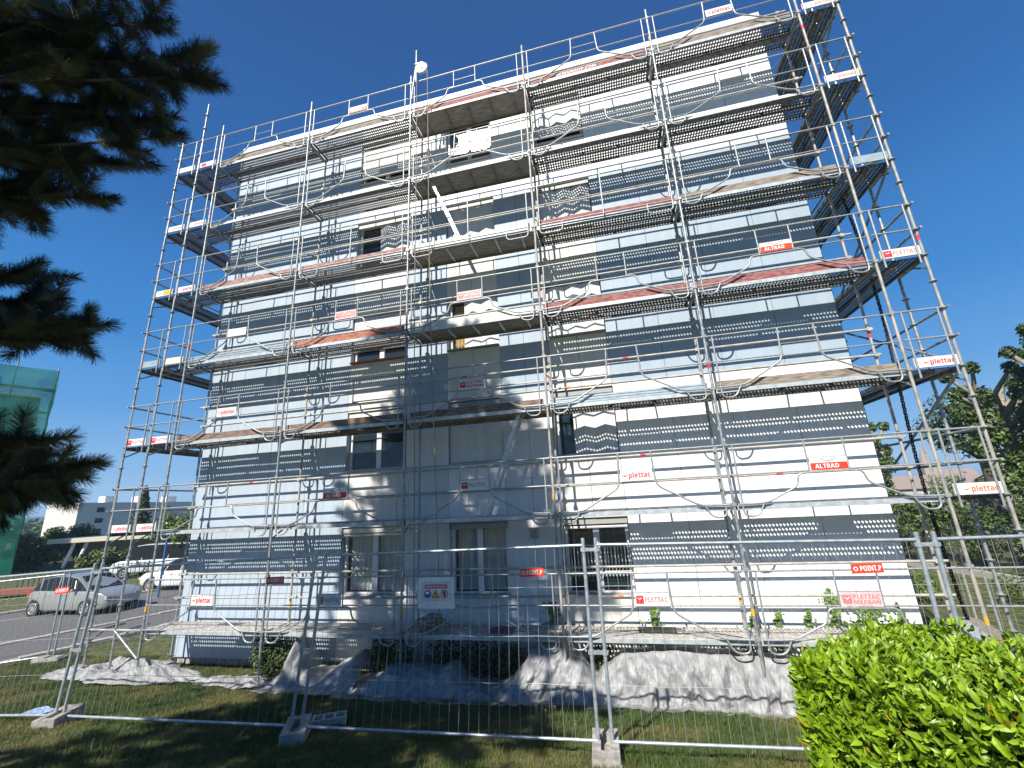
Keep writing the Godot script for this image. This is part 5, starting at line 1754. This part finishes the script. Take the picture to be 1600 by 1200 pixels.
func make_far() -> void:
	var g0 := Color(0.028, 0.055, 0.012); var g1 := Color(0.10, 0.15, 0.03)
	var l0 := Color(0.05, 0.09, 0.018); var l1 := Color(0.16, 0.23, 0.045)
	var grp := "trees beyond the site"
	# --- right of the block: pollarded planes
	var pol := func(label: String, at: Vector3, h: float, limbs: int, spread: float, seed_: int, n: int) -> void:
		var q := RandomNumberGenerator.new(); q.seed = seed_
		var bl := []
		for k in limbs:
			var a := TAU * k / limbs + q.randfn() * 0.3
			var sp := spread * q.randf_range(0.45, 1.0)
			var hh := h * q.randf_range(0.8, 1.0)
			var y := h * 0.3
			while y < hh:
				var f := (y / hh)
				bl.append([Vector3(cos(a) * sp * f + q.randfn() * 0.12, y, sin(a) * sp * f + q.randfn() * 0.12), Vector3(0.55, 0.75, 0.55) * q.randf_range(0.7, 1.25) * (1.15 - 0.35 * f)])
				y += q.randf_range(0.7, 1.5)
			bl.append([Vector3(cos(a) * sp, hh + 0.5, sin(a) * sp), Vector3(0.35, 0.35, 0.35)])
		tree("plane_tree", label, at, h * 0.75, 0.34, bl, n, 0.21, g0, l1 * 0.9, M.bark_plane, grp)
	pol.call("tall pollarded plane tree with knobbly limbs right of the scaffolding", bearing(36.0, 37.0, -1.0), 9.6, 7, 2.6, 5, 260)
	pol.call("pollarded plane tree cut by the picture edge", bearing(40.8, 34.0, -1.0), 10.3, 6, 2.4, 6, 230)
	pol.call("narrow columnar plane tree seen between the corner standards", bearing(26.6, 40.0, -1.0), 7.2, 4, 1.2, 7, 260)
	tree("broad_tree", "spreading green tree behind the end board of the third deck", bearing(34.0, 44.0, -1.0), 5.0, 0.3, blobs_round(7.0, 3.1, 16, 8), 330, 0.24, g0, g1, M.bark, grp)
	tree("broad_tree", "low bright green tree below the plane trees", bearing(38.4, 30.0, -1.0), 1.8, 0.2, blobs_round(2.3, 2.0, 11, 9), 330, 0.17, l0, l1, M.bark, grp)
	tree("broad_tree", "dark round tree beside the far street lamp", bearing(33.2, 62.0, -1.0), 2.0, 0.2, blobs_round(2.0, 2.3, 9, 10), 280, 0.24, g0, g1, M.bark, grp)
	tree("broad_tree", "bright round tree in the gap between the standards", bearing(31.2, 75.0, -1.0), 2.0, 0.2, blobs_round(2.0, 2.4, 9, 12), 260, 0.26, l0, l1, M.bark, grp)
	# row of shrubs behind the far lawn
	for k in 7:
		var az := 24.2 + k * 2.6
		bush("lawn_shrub", "dark shrub, number %s along the row behind the far wire fence" % ["one", "two", "three", "four", "five", "six", "seven"][k], bearing(az, 27.5 - k * 0.55, -1.05), blobs_round(1.5, 1.7, 7, 40 + k), 260, 0.15, g0 * 0.8, g1 * (0.85 + 0.25 * (k % 3)), "shrubs behind the far lawn")
	bush("low_shrub", "low yellow green shrub on the lawn beside the white corner", bearing(27.1, 17.5, -1.0), [[Vector3(0, 0.4, 0), Vector3(0.7, 0.45, 0.7)]], 900, 0.08, l0, l1)
	bush("low_shrub", "low dark shrub on the lawn near the picture edge", bearing(34.8, 18.5, -1.05), [[Vector3(0, 0.45, 0), Vector3(1.0, 0.55, 0.8)]], 1000, 0.09, g0, g1)
	# far wire fence with a kerb wall
	var a := bearing(24.0, 27.0, -1.0); var bpt := bearing(44.0, 19.0, -1.0)
	var wf := thing("wire_fence", "thin dark wire fence at the back of the far lawn", "fence", a)
	var dv := bpt - a
	var n := 12
	for k in n + 1:
		var m := MB.new()
		m.tube(dv * (float(k) / n), dv * (float(k) / n) + Vector3(0, 1.75, 0), 0.025, 6)
		part("post", m.mesh(), M.iron, wf)
	var wm := MB.new()
	for k in 120: wm.tube(dv * (k / 119.0) + Vector3(0, 0.1, 0), dv * (k / 119.0) + Vector3(0, 1.7, 0), 0.004, 4)
	for yy in [0.1, 0.9, 1.7]: wm.tube(dv * 0.0 + Vector3(0, yy, 0), dv + Vector3(0, yy, 0), 0.012, 4)
	part("wire_mesh", wm.mesh(), M.iron, wf)
	var kb := MB.new()
	kb.box(dv * 0.5 + Vector3(0, 0.05, 0.25), Vector3(dv.length(), 0.22, 0.2), Basis(dv.normalized(), Vector3.UP, dv.normalized().cross(Vector3.UP)))
	part("base_wall", kb.mesh(), M.kerb, wf)
	# edging and steel planks lying on the lawn by the corner
	for k in 6:
		var m := MB.new()
		m.cbox(Vector3(0, 0.03, 0), Vector3(0.31, 0.055, 2.9), 0.008)
		var pz := solo("spare_plank", m.mesh(), M.flange if k % 2 == 0 else M.board_wood, "spare scaffold plank on the ground past the hedge, number %s from the wall" % ["one", "two", "three", "four", "five", "six"][k], "plank", "spare planks on the ground")
		pz.position = Vector3(15.3 + k * 0.42, gh(15.3 + k * 0.42, -2.0) + 0.06 + 0.004 * k, -2.4 - 0.28 * k)
		pz.rotation.y = -0.42 + 0.03 * k
	var ed := MB.new()
	var e0 := bearing(27.6, 15.0, -1.02); var e1 := bearing(40.0, 11.5, -1.0)
	ed.path([e0, e0.lerp(e1, 0.5) + Vector3(0.05, 0.02, 0), e1], 0.06, 6)
	solo("timber_edging", ed.mesh(), M.board_wood, "weathered timber edging lying across the far lawn", "timber")
	# thin lamp post, church, roofs
	var lp := thing("street_lamp", "thin dark street lamp post in the gap beside the end board", "street lamp", bearing(32.4, 55.0, -1.0))
	var m2 := MB.new()
	m2.path([Vector3(0, 0, 0), Vector3(0, 4.2, 0), Vector3(0.2, 4.9, 0), Vector3(0.7, 5.3, 0)], [0.07, 0.05, 0.04, 0.035], 6)
	part("pole", m2.mesh(), M.iron, lp)
	m2 = MB.new()
	m2.cbox(Vector3(0.85, 5.32, 0), Vector3(0.5, 0.1, 0.2), 0.03)
	part("lamp_head", m2.mesh(), M.iron, lp)
	var stone := textured(Color(0.30, 0.25, 0.19), Color(0.44, 0.37, 0.29), 91, 0.03, Vector3(0.2, 0.2, 0.2), 0.9)
	var slate := flat(lin(0.26, 0.20, 0.17), 0.85)
	var ch := thing("church", "distant stone church tower with a pointed spire between the standards", "church", bearing(30.2, 260.0, -3.0))
	var cm := MB.new()
	cm.bb(Vector3(-2.4, 0, -2.4), Vector3(2.4, 12.0, 2.4))
	for s in [Vector2(-1, -1), Vector2(1, -1), Vector2(1, 1), Vector2(-1, 1)]: cm.path([Vector3(s.x * 2.2, 12.0, s.y * 2.2), Vector3(s.x * 2.2, 14.2, s.y * 2.2)], [0.4, 0.03], 6)
	part("tower", cm.mesh(), stone, ch)
	cm = MB.new()
	cm.path([Vector3(0, 12.0, 0), Vector3(0, 20.5, 0)], [2.3, 0.05], 8)
	part("spire", cm.mesh(), stone, ch)
	cm = MB.new()
	cm.bb(Vector3(2.4, 0, -3.5), Vector3(16, 6.5, 3.5))
	part("nave", cm.mesh(), stone, ch)
	cm = MB.new()
	cm.quad(Vector3(2.4, 6.5, 3.7), Vector3(16, 6.5, 3.7), Vector3(16, 10, 0), Vector3(2.4, 10, 0))
	cm.quad(Vector3(16, 6.5, -3.7), Vector3(2.4, 6.5, -3.7), Vector3(2.4, 10, 0), Vector3(16, 10, 0))
	part("roof", cm.mesh(), slate, ch)
	for k in 2:
		cm = MB.new()
		cm.bb(Vector3(-0.5 + k * 0.0, 9.0 - k * 4.0, 2.38), Vector3(0.5, 11.0 - k * 4.0, 2.46))
		part("window", cm.mesh(), M.dark, ch)
	var far_white := flat(lin(0.62, 0.60, 0.55), 0.85)
	var houses := [[26.2, 170.0, "white house far off left of the church"], [28.6, 150.0, "pale house with tiled roof just left of the church"], [31.6, 165.0, "far white house right of the church"], [33.4, 150.0, "far low house beside the street lamp"], [35.2, 105.0, "brown roofed house below the plane tree"], [30.0, 95.0, "low brown roof in front of the church"]]
	for h in houses: house(h[2], bearing(h[0], h[1], -2.2), 9.0, 7.0, 3.6, far_white if h[1] > 110.0 else M.kerb, slate)
	# --- left: flats under green netting
	var nb := bearing(-60.8, 55.0, -1.4)
	var nd := Vector3(-0.49, 0, 0.87)
	var nback := Vector3(-0.87, 0, -0.49)
	var net := thing("netted_building", "block of flats wrapped in green debris netting on scaffold poles", "building", nb)
	var bs := Basis(nd, Vector3.UP, nd.cross(Vector3.UP))
	var wb := MB.new()
	wb.box(nd * 9.0 + nback * 5.5 + Vector3(0, 7.5, 0), Vector3(16.4, 15.0, 8.5), bs)
	part("wall", wb.mesh(), M.sheet_white, net)
	var netm := textured(Color(0.008, 0.16, 0.10), Color(0.02, 0.30, 0.19), 95, 0.01, Vector3(0.18, 0.18, 0.18), 0.8)
	netm.albedo_color = Color(1, 1, 1, 0.72)
	netm.transparency = BaseMaterial3D.TRANSPARENCY_ALPHA
	netm.backlight_enabled = true; netm.backlight = Color(0.5, 0.6, 0.5)
	netm.cull_mode = BaseMaterial3D.CULL_DISABLED
	var n2 := FastNoiseLite.new(); n2.seed = 3; n2.frequency = 0.25
	for side in 2:
		var rows := []
		for r in 30:
			var row := []
			for c in 40:
				var u := c / 39.0; var y := r / 29.0 * 17.2
				var bulge := 0.18 * n2.get_noise_2d(u * 18.0, y * 1.3 + side * 50.0) - 0.15 * absf(sin(y * PI / 2.0 * 0.5))
				var p := (nd * (18.0 * u) - nback * bulge) if side == 0 else (nback * (10.0 * u) - nd * bulge)
				row.append(p + Vector3(0, y, 0))
			rows.append(row)
		var nm := MB.new()
		nm.grid(rows)
		part("net", nm.mesh(), netm, net)
	for k in 8:
		var m := MB.new()
		m.tube(nd * (k * 2.5 + 0.1) + nback * 0.25, nd * (k * 2.5 + 0.1) + nback * 0.25 + Vector3(0, 17.6 + 0.5 * (k % 2), 0), 0.05, 6)
		part("pole", m.mesh(), M.steel, net)
	for k in 8:
		var m := MB.new()
		m.box(nd * 9.0 + nback * 0.7 + Vector3(0, 1.1 + k * 2.05, 0), Vector3(18.0, 0.1, 0.8), bs)
		part("deck", m.mesh(), M.deck, net)
	# --- pale block with a blank sunlit gable
	var wb2 := thing("pale_block", "long pale grey block with a blank sunlit gable on the horizon", "building", Vector3(-99.6, -3.0, -61.6))
	var m3 := MB.new()
	m3.bb(Vector3(-9.0, 0, -30.0), Vector3(0, 9.75, 0))
	part("wall", m3.mesh(), far_white, wb2)
	for k in 4:
		for j in 3:
			var wn := MB.new()
			wn.cbox(Vector3.ZERO, Vector3(1.5 if j == 0 else 0.9, 1.0, 0.08), 0.01)
			var wo := part("window", wn.mesh(), M.dark, wb2, Vector3(0.02, 1.6 + k * 2.2, -4.2 - j * 7.5))
			wo.rotation.y = PI * 0.5
			var wp := MB.new()
			wp.cbox(Vector3(0, 0, 0.05), Vector3(1.1 if j == 0 else 0.6, 0.7, 0.02), 0.004)
			part("pane", wp.mesh(), M.car_glass, wo)
	for k in 3:
		var v := MB.new()
		v.bb(Vector3(-4.0, 9.75, -8.5 - k * 7.0), Vector3(-2.0, 11.2, -6.0 - k * 7.0))
		part("roof_vent", v.mesh(), M.sheet_pale, wb2)
	# --- flat canopy on slanted white posts
	var cp := bearing(-58.9, 57.0, -1.2)
	var cn := thing("canopy_building", "low building with a long flat white canopy on slanted posts", "building", cp)
	var cd := bearing(-48.0, 53.0, -1.2) - cp
	var cb := Basis(cd.normalized(), Vector3.UP, cd.normalized().cross(Vector3.UP))
	var cz := cd.normalized().cross(Vector3.UP)
	m3 = MB.new()
	m3.box(cd * 0.5 + Vector3(0, 2.15, 0) - cz * 2.5, Vector3(cd.length(), 0.38, 6.0), cb)
	part("canopy", m3.mesh(), M.board_cream, cn)
	m3 = MB.new()
	m3.box(cd * 0.55 + Vector3(0, 0.9, 0) - cz * 4.0, Vector3(cd.length() * 0.85, 2.0, 2.5), cb)
	part("wall", m3.mesh(), M.concrete, cn)
	for k in 2:
		m3 = MB.new()
		m3.path([cd.normalized() * (1.2 + k * 0.9) + Vector3(0, -0.1, 0), cd.normalized() * (1.7 + k * 0.9) + Vector3(0, 2.0, 0)], 0.14, 8)
		part("post", m3.mesh(), M.coping, cn)
	for k in 26:
		m3 = MB.new()
		m3.box(cd * (0.62 + k * 0.013) + Vector3(0, 0.75, 0) + cz * 0.6, Vector3(0.1, 0.9, 0.05), cb)
		part("balustrade_slat", m3.mesh(), M.board_cream, cn)
	# --- trees and shrubs on the left
	bush("roadside_bush", "dense green bush in front of the pale block", bearing(-57.4, 68.0, -1.3), blobs_round(1.9, 2.7, 14, 61), 420, 0.34, l0, l1, "bushes along the street")
	bush("roadside_bush", "dark bush beside the green netting", bearing(-59.7, 60.0, -1.3), blobs_round(1.2, 2.4, 14, 62), 420, 0.32, g0, l1, "bushes along the street")
	bush("roadside_bush", "olive green hedge bush under the canopy", bearing(-55.8, 50.0, -1.3), blobs_round(0.7, 1.5, 13, 63), 420, 0.22, g0, l1 * Color(1.0, 0.85, 0.8), "bushes along the street")
	bush("roadside_bush", "olive bush beside the canopy posts", bearing(-54.2, 49.0, -1.3), blobs_round(0.7, 1.4, 13, 64), 420, 0.22, g0, l1 * Color(1.0, 0.85, 0.8), "bushes along the street")
	bush("roadside_bush", "dark bush behind the vans", bearing(-52.4, 47.0, -1.3), blobs_round(0.7, 1.4, 13, 65), 300, 0.2, g0, g1 * 0.8, "bushes along the street")
	tree("street_tree", "leafy tree seen between the corner standards above the parked cars", bearing(-50.2, 44.0, -1.3), 2.0, 0.2, blobs_round(2.9, 1.9, 10, 66), 320, 0.2, l0, l1, M.bark, grp)
	tree("street_tree", "taller leafy tree beside the left edge of the block", bearing(-48.6, 40.0, -1.3), 2.2, 0.2, blobs_round(3.2, 2.0, 10, 67), 320, 0.2, l0, l1, M.bark, grp)
	# conifer
	var cf := []
	for k in 16:
		var t := k / 15.0
		var rr := lerpf(1.9, 0.2, t)
		for j in 3:
			var aa := TAU * j / 3.0 + k
			cf.append([Vector3(cos(aa) * rr * 0.45, 1.0 + t * 7.0, sin(aa) * rr * 0.45), Vector3(rr * 0.6, 0.35, rr * 0.6)])
	tree("conifer", "dark pointed conifer standing before the pale block", bearing(-53.0, 78.0, -1.4), 8.0, 0.2, cf, 110, 0.26, g0 * 0.7, g1 * 0.7, M.bark, grp)
	# leaning lamp posts painted blue by the street
	for k in 2:
		var lo := thing("blue_post", ["slim blue post behind the first corner standard", "slim blue post near the edge of the block"][k], "post", Vector3([-11.6, -9.9][k], -1.35, [-9.7, -13.5][k]), "blue posts by the street")
		var pm := MB.new()
		pm.tube(Vector3(0, 0, 0), Vector3(0, 3.0, 0), 0.045, 8)
		part("pole", pm.mesh(), flat(lin(0.04, 0.13, 0.32), 0.5), lo)
		pm = MB.new()
		pm.disc(Vector3(0, 3.02, 0), Vector3.UP, 0.055, 0.05, 10)
		part("cap", pm.mesh(), M.iron, lo)
	# hills all round the horizon
	var hz := FastNoiseLite.new(); hz.seed = 12; hz.frequency = 0.8
	var rows2 := []
	for r in 8:
		var row := []
		for c in 181:
			var aa := TAU * (c % 180) / 180.0
			var rad := lerpf(650.0, 1500.0, r / 7.0)
			var hgt := (26.0 + 22.0 * hz.get_noise_2d(cos(aa) * 3.0, sin(aa) * 3.0) + 7.0 * hz.get_noise_2d(cos(aa) * 14.0, sin(aa) * 14.0 + r)) * sin(PI * minf(r / 5.0, 1.0) * 0.5) - 6.0
			if cos(aa) > 0.1: hgt *= 0.3
			row.append(Vector3(CAM.x + cos(aa) * rad, hgt, CAM.z + sin(aa) * rad))
		rows2.append(row)
	rows2.reverse()
	var hb := MB.new()
	hb.grid(rows2)
	structure("hills", hb.mesh(), textured(Color(0.03, 0.05, 0.018), Color(0.075, 0.10, 0.035), 97, 0.05, Vector3(0.01, 0.01, 0.01), 0.95))
	# a wood at the foot of the hills: one mass
	var fw := MB.new(); fw.use_col = true
	for k in 260:
		var az := rng.randf_range(-64.0, -46.0) if k % 2 == 0 else rng.randf_range(22.0, 46.0)
		var q := bearing(az, rng.randf_range(170.0, 420.0), 0.0)
		leaves(fw, q + Vector3(0, rng.randf_range(-1.0, 1.5), 0), Vector3(7, 4.0, 7), 60, 2.0, g0, g1)
	solo("distant_woods", fw.mesh(), M.leaf, "distant belt of woods along the horizon", "woods", "", "stuff")
	print("far ok")

func house(label: String, at: Vector3, w: float, d: float, h: float, wall: Material, roofm: Material) -> void:
	var o := thing("far_house", label, "house", at, "distant houses")
	o.rotation.y = rng.randf_range(-0.6, 0.6)
	var b := MB.new()
	b.bb(Vector3(-w / 2, 0, -d / 2), Vector3(w / 2, h, d / 2))
	b.tri(Vector3(w / 2, h, d / 2), Vector3(w / 2, h, -d / 2), Vector3(w / 2, h + 1.8, 0))
	b.tri(Vector3(-w / 2, h, -d / 2), Vector3(-w / 2, h, d / 2), Vector3(-w / 2, h + 1.8, 0))
	part("wall", b.mesh(), wall, o)
	b = MB.new()
	b.quad(Vector3(-w / 2 - 0.3, h - 0.1, d / 2 + 0.4), Vector3(w / 2 + 0.3, h - 0.1, d / 2 + 0.4), Vector3(w / 2 + 0.3, h + 1.9, 0), Vector3(-w / 2 - 0.3, h + 1.9, 0))
	b.quad(Vector3(w / 2 + 0.3, h - 0.1, -d / 2 - 0.4), Vector3(-w / 2 - 0.3, h - 0.1, -d / 2 - 0.4), Vector3(-w / 2 - 0.3, h + 1.9, 0), Vector3(w / 2 + 0.3, h + 1.9, 0))
	part("roof", b.mesh(), roofm, o)
	for k in 3:
		b = MB.new()
		b.bb(Vector3(-w / 3 + k * w / 3 - 0.5, h * 0.35, d / 2 - 0.02), Vector3(-w / 3 + k * w / 3 + 0.5, h * 0.75, d / 2 + 0.04))
		part("window", b.mesh(), M.dark, o)

# ------------------------------------------------------------------ grass
func make_grass() -> void:
	var r := RandomNumberGenerator.new(); r.seed = 77
	var variants := []
	for q in 3:
		var b := MB.new(); b.use_col = true
		for k in 12:
			var a := r.randf() * TAU
			var p := Vector3(r.randfn() * 0.022, -0.004, r.randfn() * 0.022)
			var h := r.randf_range(0.025, 0.062)
			var lean := Vector3(cos(a), 0, sin(a)) * h * r.randf_range(0.2, 0.9)
			var s := Vector3(-sin(a), 0, cos(a)) * 0.0022
			b.cur = Color(0.8, 0.85, 0.7).lerp(Color(1.1, 1.1, 1.0), r.randf())
			b.tri(p - s, p + s, p + lean + Vector3(0, h, 0))
		variants.append(b.mesh())
	var nz := FastNoiseLite.new(); nz.seed = 21; nz.frequency = 0.55; nz.fractal_octaves = 3
	var bump := FastNoiseLite.new(); bump.seed = 4; bump.frequency = 0.5
	var lists := [[], [], []]
	for k in 90000:
		var z := 5.2 - pow(r.randf(), 0.7) * 6.6
		var x := r.randf_range(-7.0, 13.2)
		if z < 0.3 and x > 3.0: continue
		var t := clampf(nz.get_noise_2d(x, z) * 1.3 + 0.5 + r.randfn() * 0.13, 0.0, 1.0)
		var c := Color(0.055, 0.095, 0.014).lerp(Color(0.175, 0.16, 0.05), t * t)
		var s := r.randf_range(0.7, 1.35) * (1.0 if t < 0.6 else 0.75)
		if r.randf() < 0.004: s *= 2.6
		lists[k % 3].append([Transform3D(Basis(Vector3.UP, r.randf() * TAU).scaled(Vector3(s, s, s)), Vector3(x, gh(x, z) + bump.get_noise_2d(x, z) * 0.03, z)), c])
	for q in 3:
		var mm := MultiMesh.new()
		mm.transform_format = MultiMesh.TRANSFORM_3D
		mm.use_colors = true
		mm.mesh = variants[q]
		mm.instance_count = lists[q].size()
		for k in lists[q].size():
			mm.set_instance_transform(k, lists[q][k][0])
			mm.set_instance_color(k, lists[q][k][1])
		var mi := MultiMeshInstance3D.new()
		mi.multimesh = mm
		mi.material_override = M.grass_blade
		mi.name = numbered("grass")
		add_child(mi)
		tag(mi, "short patchy lawn grass in front of the scaffolding", "grass", "lawn grass", "stuff")
	# a tall tuft by the sunlit foot and scattered daisies
	var wb := MB.new(); wb.use_col = true
	for k in 60:
		var a := r.randf() * TAU
		var p := Vector3(r.randfn() * 0.1, 0, r.randfn() * 0.06)
		var h := r.randf_range(0.18, 0.5)
		wb.cur = Color(0.09, 0.15, 0.04).lerp(Color(0.24, 0.19, 0.10), r.randf())
		var tip := p + Vector3(cos(a) * h * 0.35, h, sin(a) * h * 0.25)
		wb.path([p, p.lerp(tip, 0.5) + Vector3(0, 0.03, 0), tip], [0.003, 0.0025, 0.0008], 3, false)
		if k % 3 == 0: leaves(wb, tip, Vector3(0.015, 0.05, 0.015), 14, 0.018, Color(0.14, 0.12, 0.05), Color(0.30, 0.24, 0.13))
	var tf := solo("tall_weeds", wb.mesh(), M.grass_blade, "clump of tall weeds beside the sunlit concrete foot", "weeds")
	tf.position = Vector3(9.05, gh(9.05, 2.3), 2.3)
	print("grass ok")
